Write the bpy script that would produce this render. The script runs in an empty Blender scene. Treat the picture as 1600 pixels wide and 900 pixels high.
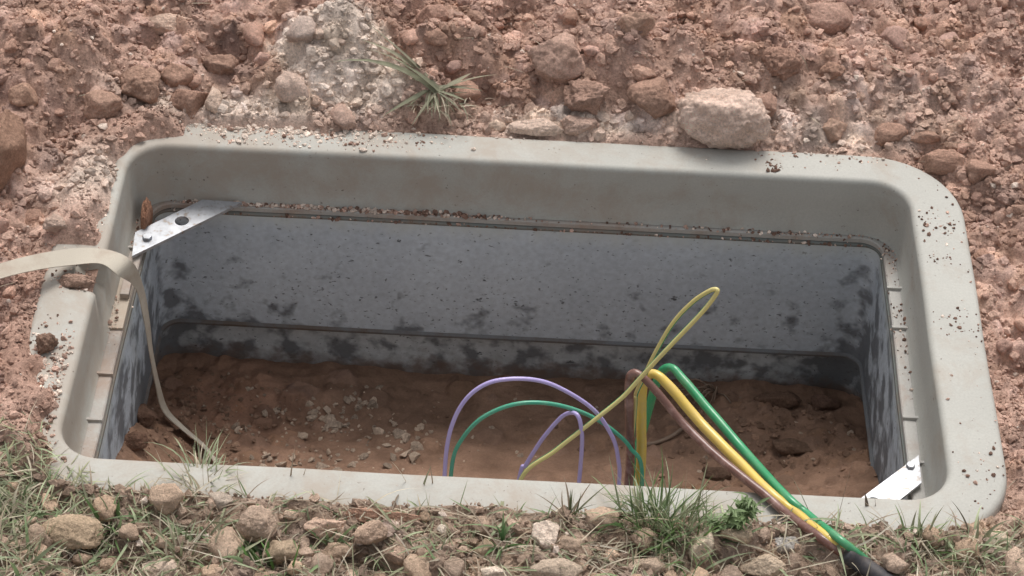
import bpy, bmesh, math, random
import numpy as np
from mathutils import Matrix, Vector

# ------------------------------------------------------------------ camera, sky, sun, exposure
scn = bpy.context.scene
COL = scn.collection
CAM = np.array([0.00983291, -1.54550494, 1.70709071])
PITCH, YAW, ROLL, FPX = math.radians(46.969), math.radians(0.3454), math.radians(2.7225), 3500.16
cam_d = bpy.data.cameras.new('camera')
cam = bpy.data.objects.new('camera', cam_d)
COL.objects.link(cam)
RM = Matrix.Rotation(YAW, 3, 'Z') @ Matrix.Rotation(PITCH, 3, 'X') @ Matrix.Rotation(ROLL, 3, 'Z')
cam.matrix_world = Matrix.Translation(Vector(CAM)) @ RM.to_4x4()
cam_d.sensor_width = 36.0
cam_d.lens = 36.0 * FPX / 1600.0
cam_d.clip_start = 0.02
cam_d.clip_end = 500
scn.camera = cam

SUN_EL, SUN_AZ = math.radians(60), math.radians(6)      # azimuth measured from +Y towards +X
world = bpy.data.worlds.new('World')
scn.world = world
world.use_nodes = True
wn = world.node_tree
wn.nodes.clear()
sky = wn.nodes.new('ShaderNodeTexSky')
sky.sky_type = 'NISHITA'
sky.sun_disc = False
sky.sun_elevation = SUN_EL
sky.sun_rotation = SUN_AZ
sky.dust_density = 4.0
sky.air_density = 1.0
hsv = wn.nodes.new('ShaderNodeHueSaturation')            # an overcast, nearly colourless sky
hsv.inputs['Saturation'].default_value = 0.22
bg = wn.nodes.new('ShaderNodeBackground')
bg.inputs['Strength'].default_value = 0.13
wo = wn.nodes.new('ShaderNodeOutputWorld')
wn.links.new(sky.outputs[0], hsv.inputs['Color'])
wn.links.new(hsv.outputs[0], bg.inputs['Color'])
wn.links.new(bg.outputs[0], wo.inputs['Surface'])

sun_d = bpy.data.lights.new('sun', 'SUN')
sun_d.energy = 1.4
sun_d.angle = math.radians(24)
sun_d.color = (1.0, 0.965, 0.92)
sun = bpy.data.objects.new('sun', sun_d)
COL.objects.link(sun)
sdir = Vector((math.cos(SUN_EL) * math.sin(SUN_AZ), math.cos(SUN_EL) * math.cos(SUN_AZ), math.sin(SUN_EL)))
sun.rotation_euler = sdir.to_track_quat('Z', 'Y').to_euler()
sun.location = (0, 0, 5)

scn.view_settings.view_transform = 'Standard'
scn.view_settings.look = 'None'
scn.view_settings.gamma = 1.0
scn.view_settings.exposure = 0.50
scn.render.engine = 'CYCLES'
scn.cycles.diffuse_bounces = 3
scn.cycles.max_bounces = 5

# ------------------------------------------------------------------ helpers
rng = np.random.default_rng(7)
random.seed(7)
RN = np.array(RM)


def ray(px, py):
    v = RN @ np.array([(px - 800) / FPX, (450 - py) / FPX, -1.0])
    return v


def on_z(px, py, z=0.0):
    v = ray(px, py)
    return CAM + v * ((z - CAM[2]) / v[2])


def on_y(px, py, y):
    v = ray(px, py)
    return CAM + v * ((y - CAM[1]) / v[1])


def hash3(ix, iy, iz, seed):
    h = (ix.astype(np.int64) * 374761393 + iy.astype(np.int64) * 668265263 + iz.astype(np.int64) * 2147483647 + seed * 974711) & 0xFFFFFFFF
    h = ((h ^ (h >> 13)) * 1274126177) & 0xFFFFFFFF
    h = ((h ^ (h >> 16)) * 2246822519) & 0xFFFFFFFF
    h = h ^ (h >> 15)
    return (h & 0xFFFFFF) / float(0xFFFFFF)


def vnoise(P, seed=0):
    P = np.asarray(P, float)
    i = np.floor(P).astype(np.int64)
    f = P - i
    f = f * f * (3 - 2 * f)
    out = 0
    for dx in (0, 1):
        wx = f[..., 0] if dx else 1 - f[..., 0]
        for dy in (0, 1):
            wy = f[..., 1] if dy else 1 - f[..., 1]
            for dz in (0, 1):
                wz = f[..., 2] if dz else 1 - f[..., 2]
                out = out + wx * wy * wz * hash3(i[..., 0] + dx, i[..., 1] + dy, i[..., 2] + dz, seed)
    return out * 2 - 1


def fbm(P, octv=4, seed=0, gain=0.5):
    P = np.asarray(P, float)
    a, s, o = 1.0, 0.0, 0.0
    for k in range(octv):
        o = o + a * vnoise(P * (2.03 ** k) + 17.3 * k, seed + k)
        s += a
        a *= gain
    return o / s


def fbm2(x, y, scale, octv=4, seed=0, gain=0.5):
    return fbm(np.stack([x * scale, y * scale, np.full_like(x, 3.7)], -1), octv, seed, gain)


def smooth(a, b, x):
    t = np.clip((x - a) / (b - a), 0, 1)
    return t * t * (3 - 2 * t)


def mesh_np(name, V, F, smooth_shade=True, col=None):
    """fast mesh from numpy arrays; F is (n,3) or (n,4)"""
    m = bpy.data.meshes.new(name)
    V = np.ascontiguousarray(V, np.float32)
    F = np.ascontiguousarray(F, np.int32)
    k = F.shape[1]
    m.vertices.add(len(V))
    m.vertices.foreach_set('co', V.ravel())
    m.loops.add(F.size)
    m.loops.foreach_set('vertex_index', F.ravel())
    m.polygons.add(len(F))
    m.polygons.foreach_set('loop_start', np.arange(0, F.size, k, dtype=np.int32))
    m.update(calc_edges=True)
    m.polygons.foreach_set('use_smooth', np.full(len(F), smooth_shade))
    if col is not None:
        a = m.color_attributes.new('col', 'FLOAT_COLOR', 'POINT')
        c = np.ones((len(V), 4), np.float32)
        c[:, :3] = col
        a.data.foreach_set('color', c.ravel())
    m.validate()
    return m


def link(name, mesh, mat=None, parent=None, loc=None):
    o = bpy.data.objects.new(name, mesh)
    COL.objects.link(o)
    if mat is not None and mesh is not None and len(mesh.materials) == 0:
        mesh.materials.append(mat)
    if parent is not None:
        o.parent = parent
    if loc is not None:
        o.location = loc
    return o


def tag(o, label=None, cat=None, group=None, kind=None):
    if label:
        o['label'] = label
    if cat:
        o['category'] = cat
    if group:
        o['group'] = group
    if kind:
        o['kind'] = kind
    return o


# ------------------------------------------------------------------ materials
def new_mat(name):
    m = bpy.data.materials.new(name)
    m.use_nodes = True
    nt = m.node_tree
    b = nt.nodes['Principled BSDF']
    return m, nt, b


def N(nt, t, **kw):
    n = nt.nodes.new(t)
    for k, v in kw.items():
        if hasattr(n, k):
            setattr(n, k, v)
        else:
            n.inputs[k].default_value = v
    return n


def noise(nt, vec, scale, detail=6, rough=0.6, dist=0.0):
    n = N(nt, 'ShaderNodeTexNoise')
    n.inputs['Scale'].default_value = scale
    n.inputs['Detail'].default_value = detail
    n.inputs['Roughness'].default_value = rough
    n.inputs['Distortion'].default_value = dist
    nt.links.new(vec, n.inputs['Vector'])
    return n.outputs['Fac']


def ramp(nt, fac, stops):
    r = N(nt, 'ShaderNodeValToRGB')
    els = r.color_ramp.elements
    while len(els) < len(stops):
        els.new(0.5)
    for e, (p, c) in zip(els, stops):
        e.position = p
        e.color = c if len(c) == 4 else (*c, 1)
    nt.links.new(fac, r.inputs['Fac'])
    return r.outputs['Color']


def mix(nt, fac, a, b, mode='MIX'):
    m = N(nt, 'ShaderNodeMix', data_type='RGBA', blend_type=mode)
    for s, v in ((m.inputs[0], fac), (m.inputs[6], a), (m.inputs[7], b)):
        if hasattr(v, 'is_linked'):
            nt.links.new(v, s)
        elif isinstance(v, (int, float)):
            s.default_value = v
        else:
            s.default_value = (*v, 1)
    return m.outputs[2]


def bump(nt, h, strength, dist, b, prev=None):
    bn = N(nt, 'ShaderNodeBump')
    bn.inputs['Strength'].default_value = strength
    bn.inputs['Distance'].default_value = dist
    nt.links.new(h, bn.inputs['Height'])
    if prev is not None:
        nt.links.new(prev, bn.inputs['Normal'])
    nt.links.new(bn.outputs[0], b.inputs['Normal'])
    return bn.outputs[0]


def G(v):
    return (v, v, v)


def soil_material(name, attr=True, rough=0.95, bump_d=0.0030, fine=(0.48, 1.42)):
    m, nt, b = new_mat(name)
    geo = N(nt, 'ShaderNodeNewGeometry')
    pos = geo.outputs['Position']
    if attr:
        base = N(nt, 'ShaderNodeAttribute', attribute_name='col').outputs['Color']
    else:
        base = N(nt, 'ShaderNodeObjectInfo').outputs['Color']
    n1 = noise(nt, pos, 330, 5, 0.75)
    c = mix(nt, 1.0, base, ramp(nt, n1, [(0.25, G(fine[0])), (0.75, G(fine[1]))]), 'MULTIPLY')
    n2 = noise(nt, pos, 28, 4, 0.6)
    c = mix(nt, 1.0, c, ramp(nt, n2, [(0.3, (0.80, 0.77, 0.75)), (0.7, (1.22, 1.2, 1.19))]), 'MULTIPLY')
    nt.links.new(c, b.inputs['Base Color'])
    b.inputs['Roughness'].default_value = rough
    b.inputs['Specular IOR Level'].default_value = 0.15
    p = bump(nt, noise(nt, pos, 190, 6, 0.8), 1.0, bump_d * 1.3, b)
    bump(nt, noise(nt, pos, 700, 2, 0.6), 1.0, 0.0011, b, p)
    return m


M_SOIL = soil_material('soil')
M_CRUMB = soil_material('soil_crumb', bump_d=0.0018)
M_ROCK = soil_material('rock', attr=False, rough=0.92, bump_d=0.0042, fine=(0.52, 1.36))
M_BED = soil_material('damp_soil', rough=0.75, bump_d=0.0016, fine=(0.8, 1.18))


def concrete_mat(name, base, dirt, speck=0.35, rough=0.62):
    m, nt, b = new_mat(name)
    pos = N(nt, 'ShaderNodeNewGeometry').outputs['Position']
    c = mix(nt, 1.0, base, ramp(nt, noise(nt, pos, 9, 5, 0.6), [(0.3, G(0.93)), (0.7, G(1.05))]), 'MULTIPLY')
    c = mix(nt, 1.0, c, ramp(nt, noise(nt, pos, 420, 2, 0.5), [(0.3, G(0.95)), (0.7, G(1.05))]), 'MULTIPLY')
    # reddish dust smears and darker grit flecks lying on the plastic
    sx = N(nt, 'ShaderNodeSeparateXYZ')
    nt.links.new(pos, sx.inputs[0])
    mad = N(nt, 'ShaderNodeMath', operation='MULTIPLY_ADD')
    nt.links.new(sx.outputs['X'], mad.inputs[0])
    mad.inputs[1].default_value = -0.16
    nt.links.new(noise(nt, pos, 13, 7, 0.72, 0.4), mad.inputs[2])
    patch = ramp(nt, mad.outputs[0], [(0.44, G(0)), (0.64, G(0.9))])
    c = mix(nt, patch, c, dirt)
    fl = mix(nt, 1.0, ramp(nt, noise(nt, pos, 190, 3, 0.6), [(0.66, G(0)), (0.71, G(1))]),
             ramp(nt, noise(nt, pos, 16, 3, 0.5), [(0.42, G(0)), (0.62, G(1))]), 'MULTIPLY')
    fl = mix(nt, 1.0, fl, G(speck), 'MULTIPLY')
    c = mix(nt, fl, c, (0.10, 0.075, 0.06))
    nt.links.new(c, b.inputs['Base Color'])
    b.inputs['Roughness'].default_value = rough
    b.inputs['Specular IOR Level'].default_value = 0.3
    bump(nt, noise(nt, pos, 300, 4, 0.6), 0.25, 0.0006, b)
    return m


M_RIM = concrete_mat('pale_polymer_concrete', (0.395, 0.384, 0.346), (0.35, 0.305, 0.255), 0.8)
M_LEDGE = concrete_mat('dusty_ledge', (0.40, 0.385, 0.355), (0.33, 0.25, 0.20), 0.8)


def wall_mat(name='grey_box_wall', ca=(0.42, 0.465, 0.51), cb=(0.52, 0.575, 0.62), lo=0.055):
    m, nt, b = new_mat(name)
    pos = N(nt, 'ShaderNodeNewGeometry').outputs['Position']
    sep = N(nt, 'ShaderNodeSeparateXYZ')
    nt.links.new(pos, sep.inputs[0])
    z = sep.outputs['Z']
    mp = N(nt, 'ShaderNodeMapping')
    mp.inputs['Scale'].default_value = (1, 1, 1.0)
    nt.links.new(pos, mp.inputs['Vector'])
    v = mp.outputs[0]
    c = mix(nt, ramp(nt, noise(nt, v, 7, 5, 0.6), [(0.3, G(0)), (0.7, G(1))]), ca, cb)
    c = mix(nt, 1.0, c, ramp(nt, noise(nt, v, 130, 3, 0.6), [(0.3, G(0.88)), (0.7, G(1.10))]), 'MULTIPLY')
    # pinholes and flecks of grit stuck to the cast face (wider than tall)
    mp2 = N(nt, 'ShaderNodeMapping')
    mp2.inputs['Scale'].default_value = (0.75, 1, 1.05)
    nt.links.new(pos, mp2.inputs['Vector'])
    f1 = ramp(nt, noise(nt, mp2.outputs[0], 88, 3, 0.6), [(0.68, G(0)), (0.73, G(0.85))])
    c = mix(nt, f1, c, (0.035, 0.038, 0.042))
    f2 = ramp(nt, noise(nt, mp2.outputs[0], 230, 2, 0.5), [(0.65, G(0)), (0.72, G(0.75))])
    c = mix(nt, f2, c, (0.07, 0.072, 0.075))
    # damp mud blotches: more of them low, extra ones painting shade on the end walls
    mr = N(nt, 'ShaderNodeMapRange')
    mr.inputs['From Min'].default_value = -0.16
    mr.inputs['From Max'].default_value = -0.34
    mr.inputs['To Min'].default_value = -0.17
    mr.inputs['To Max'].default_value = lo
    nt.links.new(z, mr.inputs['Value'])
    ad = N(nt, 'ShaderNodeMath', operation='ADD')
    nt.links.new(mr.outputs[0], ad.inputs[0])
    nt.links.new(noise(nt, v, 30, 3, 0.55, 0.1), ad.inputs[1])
    ax = N(nt, 'ShaderNodeMath', operation='ABSOLUTE')  # raises the mask towards both ends: end-wall shade put into the colour
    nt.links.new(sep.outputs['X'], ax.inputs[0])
    end_shade = N(nt, 'ShaderNodeMapRange')
    end_shade.inputs['From Min'].default_value = 0.36
    end_shade.inputs['From Max'].default_value = 0.45
    end_shade.inputs['To Min'].default_value = 0.0
    end_shade.inputs['To Max'].default_value = 0.22
    nt.links.new(ax.outputs[0], end_shade.inputs['Value'])
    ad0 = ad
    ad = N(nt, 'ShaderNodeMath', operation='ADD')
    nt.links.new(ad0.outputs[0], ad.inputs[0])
    nt.links.new(end_shade.outputs[0], ad.inputs[1])
    blot_shade = ramp(nt, ad.outputs[0], [(0.50, G(0)), (0.64, G(0.78))])
    c = mix(nt, blot_shade, c, (0.085, 0.088, 0.095))
    mt = N(nt, 'ShaderNodeMath', operation='MULTIPLY_ADD')      # earth stuck to the wall above the soil bed
    nt.links.new(noise(nt, v, 40, 5, 0.65), mt.inputs[0])
    mt.inputs[1].default_value = 0.09
    nt.links.new(z, mt.inputs[2])
    mt2 = N(nt, 'ShaderNodeMapRange')
    mt2.inputs['From Min'].default_value = -0.285
    mt2.inputs['From Max'].default_value = -0.315
    mt2.inputs['To Max'].default_value = 0.8
    nt.links.new(mt.outputs[0], mt2.inputs['Value'])
    c = mix(nt, mt2.outputs[0], c, (0.16, 0.105, 0.078))
    # greenish scum and pale lime streaks right under the ledge
    mr2 = N(nt, 'ShaderNodeMapRange')
    mr2.inputs['From Min'].default_value = -0.135
    mr2.inputs['From Max'].default_value = -0.095
    nt.links.new(z, mr2.inputs['Value'])
    st = N(nt, 'ShaderNodeMapping')
    st.inputs['Scale'].default_value = (1, 1, 0.35)
    nt.links.new(pos, st.inputs['Vector'])
    ml = N(nt, 'ShaderNodeMath', operation='MULTIPLY')
    nt.links.new(mr2.outputs[0], ml.inputs[0])
    nt.links.new(noise(nt, st.outputs[0], 45, 4, 0.6), ml.inputs[1])
    c = mix(nt, ramp(nt, ml.outputs[0], [(0.2, G(0)), (0.5, G(0.7))]), c, (0.52, 0.55, 0.53))
    nt.links.new(c, b.inputs['Base Color'])
    b.inputs['Roughness'].default_value = 0.6
    b.inputs['Specular IOR Level'].default_value = 0.3
    bump(nt, noise(nt, v, 90, 5, 0.6), 0.4, 0.0012, b)
    return m


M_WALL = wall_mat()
M_LOWER = wall_mat('lower_box_wall', (0.36, 0.385, 0.40), (0.56, 0.59, 0.60), 0.055)  # box wall below the seam, greyer and more mottled
M_SCUM = concrete_mat('dirty_lip', (0.17, 0.18, 0.165), (0.22, 0.17, 0.13), 0.8)
M_SEAM = concrete_mat('dark_seam', (0.16, 0.165, 0.17), (0.12, 0.09, 0.07), 0.8)


def metal_mat():
    m, nt, b = new_mat('galvanised_steel')
    pos = N(nt, 'ShaderNodeNewGeometry').outputs['Position']
    c = mix(nt, ramp(nt, noise(nt, pos, 60, 5, 0.65), [(0.35, G(0)), (0.7, G(1))]), (0.50, 0.51, 0.53), (0.30, 0.31, 0.33))
    c = mix(nt, ramp(nt, noise(nt, pos, 120, 4, 0.6), [(0.56, G(0)), (0.66, G(0.85))]), c, (0.30, 0.25, 0.21))
    nt.links.new(c, b.inputs['Base Color'])
    b.inputs['Metallic'].default_value = 0.45
    b.inputs['Roughness'].default_value = 0.45
    bump(nt, noise(nt, pos, 150, 4, 0.6), 0.2, 0.0005, b)
    return m


M_METAL = metal_mat()


def plastic(name, colr, dust=(0.42, 0.30, 0.23), amt=0.35, rough=0.27):
    m, nt, b = new_mat(name)
    pos = N(nt, 'ShaderNodeNewGeometry').outputs['Position']
    f = ramp(nt, noise(nt, pos, 55, 6, 0.7), [(0.45, G(0)), (0.75, G(amt))])
    c = mix(nt, f, colr, dust)
    nt.links.new(c, b.inputs['Base Color'])
    b.inputs['Roughness'].default_value = rough
    bump(nt, noise(nt, pos, 260, 3, 0.6), 0.15, 0.0005, b)
    return m


def cloth_mat():
    m, nt, b = new_mat('webbing')
    pos = N(nt, 'ShaderNodeNewGeometry').outputs['Position']
    c = mix(nt, ramp(nt, noise(nt, pos, 35, 6, 0.7), [(0.45, G(0)), (0.72, G(0.7))]), (0.46, 0.41, 0.335), (0.34, 0.26, 0.20))
    mp = N(nt, 'ShaderNodeTexCoord')
    nt.links.new(c, b.inputs['Base Color'])
    b.inputs['Roughness'].default_value = 0.85
    bump(nt, noise(nt, pos, 900, 2, 0.5), 0.5, 0.0006, b)
    return m


M_CLOTH = cloth_mat()


def grass_mat(name):
    m, nt, b = new_mat(name)
    base = N(nt, 'ShaderNodeAttribute', attribute_name='col').outputs['Color']
    pos = N(nt, 'ShaderNodeNewGeometry').outputs['Position']
    c = mix(nt, 1.0, base, ramp(nt, noise(nt, pos, 90, 4, 0.6), [(0.3, G(0.75)), (0.7, G(1.2))]), 'MULTIPLY')
    nt.links.new(c, b.inputs['Base Color'])
    b.inputs['Roughness'].default_value = 0.6
    b.inputs['Specular IOR Level'].default_value = 0.25
    tr = N(nt, 'ShaderNodeBsdfTranslucent')
    nt.links.new(c, tr.inputs['Color'])
    ms = N(nt, 'ShaderNodeMixShader')
    ms.inputs[0].default_value = 0.3
    out = nt.nodes['Material Output']
    nt.links.new(b.outputs[0], ms.inputs[1])
    nt.links.new(tr.outputs[0], ms.inputs[2])
    nt.links.new(ms.outputs[0], out.inputs['Surface'])
    return m


M_GRASS = grass_mat('grass_blade')

# ------------------------------------------------------------------ box dimensions (metres, rim top at z = 0)
HX, Y0, Y1 = 0.46, 0.0, 0.50           # inner opening
OX, OY0, OY1 = 0.523, -0.055, 0.551    # outer edge
YC = (Y0 + Y1) / 2
D_REC = 0.082                          # recess for the lid
SOIL_RED = np.array([0.655, 0.448, 0.36])
SOIL_DARK = np.array([0.42, 0.262, 0.20])
SOIL_PALE = np.array([0.85, 0.715, 0.61])
SOIL_TAN = np.array([0.37, 0.285, 0.215])


def rr_sdf(x, y, x0, x1, y0, y1, r):
    cx, cy = (x0 + x1) / 2, (y0 + y1) / 2
    qx = np.abs(x - cx) - (x1 - x0) / 2 + r
    qy = np.abs(y - cy) - (y1 - y0) / 2 + r
    return np.minimum(np.maximum(qx, qy), 0) + np.hypot(np.maximum(qx, 0), np.maximum(qy, 0)) - r


# ------------------------------------------------------------------ ground: one sheet out to the horizon, finely broken near the box
STEP = 0.0022
fx = np.arange(-0.78, 0.78, STEP)
fy = np.arange(-0.26, 1.02, STEP)


def ext(start, sign):
    out, s, p = [], STEP, start
    while abs(p) < 40:
        s = min(s * 1.13, 4.0)
        p = p + sign * s
        out.append(p)
    return np.array(out)


gx = np.concatenate([ext(fx[0], -1)[::-1], fx, ext(fx[-1], 1)])
gy = np.concatenate([ext(fy[0], -1)[::-1], fy, ext(fy[-1], 1)])
ix0 = int(np.argmin(np.abs(gx - fx[0])))
iy0 = int(np.argmin(np.abs(gy - fy[0])))
GX, GY = np.meshgrid(gx, gy)
FXg, FYg = np.meshgrid(fx, fy)


def gauss(x, y, cx, cy, sx, sy):
    return np.exp(-((x - cx) / sx) ** 2 - ((y - cy) / sy) ** 2)


def base_height(x, y):
    so = rr_sdf(x, y, -OX, OX, OY0, OY1, 0.105)
    back = smooth(0.50, 0.70, y)
    front = smooth(0.0, -0.06, y)
    left = smooth(-0.47, -0.56, x) * (1 - front)
    right = smooth(0.47, 0.56, x) * (1 - front)
    h = back * 0.055 + left * 0.012 - right * 0.018 + front * 0.004
    near = np.exp(-np.maximum(so, 0) / 0.05)
    h = h * (1 - 0.8 * near * back) - 0.012 * near * (1 - front) + 0.006 * near * front
    h = h + 0.042 * gauss(x, y, -0.235, 0.645, 0.075, 0.05)        # pale dumped heap behind the box
    h = h + 0.045 * gauss(x, y, -0.56, 0.55, 0.11, 0.12)       # bank over the far left corner
    h = h + 0.035 * gauss(x, y, -0.66, 0.42, 0.06, 0.07)
    h = h + 0.020 * gauss(x, y, 0.42, 0.66, 0.15, 0.05)
    h = h - 0.03 * gauss(x, y, -0.575, 0.215, 0.03, 0.09)      # gap along the left edge
    h = h + 0.018 * gauss(x, y, -0.10, 0.60, 0.05, 0.03)
    h = h + 0.022 * gauss(x, y, -0.53, 0.06, 0.03, 0.095)    # soil spilt on the left rim
    h = h + 0.012 * gauss(x, y, -0.505, 0.29, 0.02, 0.012)
    h = h + 0.02 * gauss(x, y, -0.30, 0.548, 0.12, 0.012)      # grit pushed onto the far rim
    far = smooth(1.0, 3.0, np.hypot(x, y - 0.3))
    h = h + fbm2(x, y, 8, 3, 11) * 0.034 * (1 - 0.6 * near) + far * fbm2(x, y, 0.7, 3, 21) * 0.12
    h = h + fbm2(x, y, 24, 3, 31) * 0.020 * (1 - 0.6 * near)
    # drop away under the plastic rim
    inside = np.maximum(-so - 0.006, 0)
    h = h - inside * 1.6
    # earth that has spilt onto the rim
    si = rr_sdf(x, y, -HX, HX, Y0, Y1, 0.045) + 0.010 * fbm2(x, y, 45, 3, 151)
    ml = smooth(-0.445, -0.475, x)
    cover = ml * smooth(0.30, 0.335, y) * smooth(0.60, 0.54, y) * smooth(-0.002, 0.016, si)
    cover = np.maximum(cover, ml * smooth(-0.05, -0.02, y) * smooth(0.105, 0.075, y) * smooth(0.002, 0.024, si))
    cover = np.maximum(cover, ml * smooth(-0.04, -0.01, y) * smooth(0.165, 0.11, y) * smooth(0.018, 0.044, si))
    cover = np.maximum(cover, smooth(-0.40, -0.37, x) * smooth(-0.19, -0.24, x) * smooth(0.4, 0.5, y) * smooth(0.022, 0.055, si) * 0.75)
    cover = np.maximum(cover, smooth(0.02, -0.02, y) * smooth(0.40, 0.34, x) * smooth(0.034, 0.052, si))
    cover = np.maximum(cover, smooth(-0.375, -0.43, x) * smooth(0.485, 0.505, y) * smooth(0.004, 0.022, si))
    spill = -0.016 + 0.036 * cover + 0.008 * fbm2(x, y, 30, 3, 161) * cover
    return np.where(so < 0.0, np.maximum(h, spill), h)


def base_colour(x, y):
    n = np.clip(0.5 + 0.9 * fbm2(x, y, 9, 4, 41), 0, 1)[..., None]
    c = SOIL_DARK * (1 - n) + SOIL_RED * n
    ft = (smooth(0.05, -0.06, y) * 0.8)[..., None]
    c = c * (1 - ft) + SOIL_TAN * (0.75 + 0.5 * n) * ft
    return c


def pale_mask(x, y):
    m = gauss(x, y, -0.33, 0.565, 0.13, 0.022) * 1.3
    m += gauss(x, y, 0.06, 0.575, 0.12, 0.02) * 1.0 + gauss(x, y, -0.40, 0.80, 0.07, 0.03) * 0.8
    m += gauss(x, y, 0.40, 0.62, 0.14, 0.03) * 0.3 + gauss(x, y, -0.5, 0.42, 0.05, 0.05) * 0.8
    m += gauss(x, y, 0.36, 0.575, 0.12, 0.02) * 0.8
    heap = gauss(x, y, -0.235, 0.640, 0.080, 0.045) + 0.8 * gauss(x, y, -0.20, 0.595, 0.07, 0.035)
    heap = smooth(0.28, 0.68, heap + 0.34 * fbm2(x, y, 38, 4, 57, 0.65)) * 1.15
    return np.clip(np.maximum(m * (1 + 0.9 * fbm2(x, y, 25, 3, 51)), heap), 0, 1)


HF = base_height(FXg, FYg)
CF = base_colour(FXg, FYg)
PM = pale_mask(FXg, FYg)[..., None]
CF = CF * (1 - PM * 0.95) + SOIL_PALE * PM * 0.95


def stamp(H, C, xs, ys, cx, cy, r, hk, tint, lift, H0):
    """raise one angular clod out of a height field"""
    rs = r * 1.35
    i0, i1 = np.searchsorted(xs, (cx - rs, cx + rs))
    j0, j1 = np.searchsorted(ys, (cy - rs, cy + rs))
    if i1 - i0 < 2 or j1 - j0 < 2:
        return
    X = xs[i0:i1][None, :] - cx
    Y = ys[j0:j1][:, None] - cy
    a = random.uniform(0, math.pi)
    k = random.uniform(0.65, 1.0)
    u = (X * math.cos(a) + Y * math.sin(a)) / r
    w = (-X * math.sin(a) + Y * math.cos(a)) / (r * k)
    e = random.choice((2, 2.6, 3.4))
    q = (np.abs(u) ** e + np.abs(w) ** e)
    dome = np.sqrt(np.clip(1 - q, 0, 1))
    for _ in range(2):
        t = random.uniform(0, 6.283)
        s = random.uniform(0.2, 0.8)
        dome = np.minimum(dome, random.uniform(0.55, 0.9) + s * (u * math.cos(t) + w * math.sin(t)))
    jc, ic = min(max(np.searchsorted(ys, cy), 0), len(ys) - 1), min(max(np.searchsorted(xs, cx), 0), len(xs) - 1)
    z = H0[jc, ic] * 0.75 + H[jc, ic] * 0.25 + lift * r + dome * r * hk
    win = H[j0:j1, i0:i1]
    msk = (z > win) & (q < 1) & (dome > 0)
    win[msk] = z[msk]
    if tint is not None and r > 0.006:
        cw = C[j0:j1, i0:i1]
        cw[msk] = cw[msk] * tint
    return


def rnd_tint(spread=0.28):
    v = random.uniform(1 - spread, 1 + spread)
    w = random.uniform(-0.05, 0.05)
    return np.array([v * (1 + w * 0.5), v, v * (1 - w)])


lump = smooth(-0.002, 0.035, rr_sdf(FXg, FYg, -OX, OX, OY0, OY1, 0.105))
HF += lump * (0.034 * np.abs(fbm2(FXg, FYg, 15, 2, 171, 0.3)) + 0.013 * np.abs(fbm2(FXg + 0.01 * fbm2(FXg, FYg, 40, 2, 5), FYg, 44, 2, 181, 0.3)) - 0.012)
HF -= 0.012 * smooth(0.10, 0.55, fbm2(FXg, FYg, 42, 3, 141)) * smooth(0.0, 0.03, rr_sdf(FXg, FYg, -OX, OX, OY0, OY1, 0.105))
for (px, py, wpx, hpx, dep) in ((115, 195, 34, 60, 0.035), (60, 330, 40, 50, 0.022), (45, 560, 22, 70, 0.030), (365, 80, 60, 40, 0.022), (230, 60, 40, 40, 0.018),
                                (735, 130, 40, 30, 0.026), (845, 140, 40, 18, 0.020), (965, 165, 28, 30, 0.022), (1035, 205, 40, 16, 0.018), (1425, 232, 30, 18, 0.020),
                                (1590, 110, 30, 60, 0.030), (1245, 75, 40, 20, 0.016), (640, 60, 30, 30, 0.016), (1480, 60, 60, 30, 0.012), (1540, 480, 16, 60, 0.014), (1575, 580, 16, 50, 0.016),
                                (200, 235, 60, 18, 0.016), (420, 180, 40, 12, 0.014), (560, 150, 30, 20, 0.012), (800, 40, 40, 30, 0.014), (1100, 60, 60, 40, 0.012), (1350, 130, 60, 30, 0.014)):
    q = on_z(px, py, 0.03)
    HF -= dep * gauss(FXg, FYg, q[0], q[1], wpx * 0.00066, hpx * 0.00095) * lump
HF0 = HF.copy()
n_st = 0
while n_st < 17000:
    cx, cy = random.uniform(fx[0], fx[-1]), random.uniform(fy[0], fy[-1])
    so = float(rr_sdf(np.array(cx), np.array(cy), -OX, OX, OY0, OY1, 0.105))
    if so < -0.006 and HF0[min(int((cy - fy[0]) / STEP), len(fy) - 1), min(int((cx - fx[0]) / STEP), len(fx) - 1)] < 0.004:
        n_st += 1
        continue
    r = min(0.0032 * (1 - random.random()) ** -0.66, 0.019)
    if so < 0.012:
        r = min(r, 0.006)
    stamp(HF, CF, fx, fy, cx, cy, r, random.uniform(0.55, 1.0), rnd_tint(), random.uniform(-0.45, 0.05), HF0)
    n_st += 1
def relax(H, step, slope, it):
    for _ in range(it):
        q = H.copy()
        q[1:] = np.minimum(q[1:], H[:-1] + slope * step)
        q[:-1] = np.minimum(q[:-1], H[1:] + slope * step)
        q[:, 1:] = np.minimum(q[:, 1:], H[:, :-1] + slope * step)
        q[:, :-1] = np.minimum(q[:, :-1], H[:, 1:] + slope * step)
        H = q
    return H


HF = relax(HF, STEP, 1.35, 9)
HF += (np.abs(fbm2(FXg, FYg, 105, 2, 191)) * 0.006 - 0.002 + fbm2(FXg, FYg, 170, 2, 61, 0.7) * 0.0026) * smooth(-0.004, 0.02, rr_sdf(FXg, FYg, -OX, OX, OY0, OY1, 0.105))


def blur(A):
    q = A.copy()
    q[1:-1] = (A[:-2] + 2 * A[1:-1] + A[2:]) / 4
    r_ = q.copy()
    r_[:, 1:-1] = (q[:, :-2] + 2 * q[:, 1:-1] + q[:, 2:]) / 4
    return r_


HF = blur(HF)
CF = blur(blur(CF))


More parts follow.
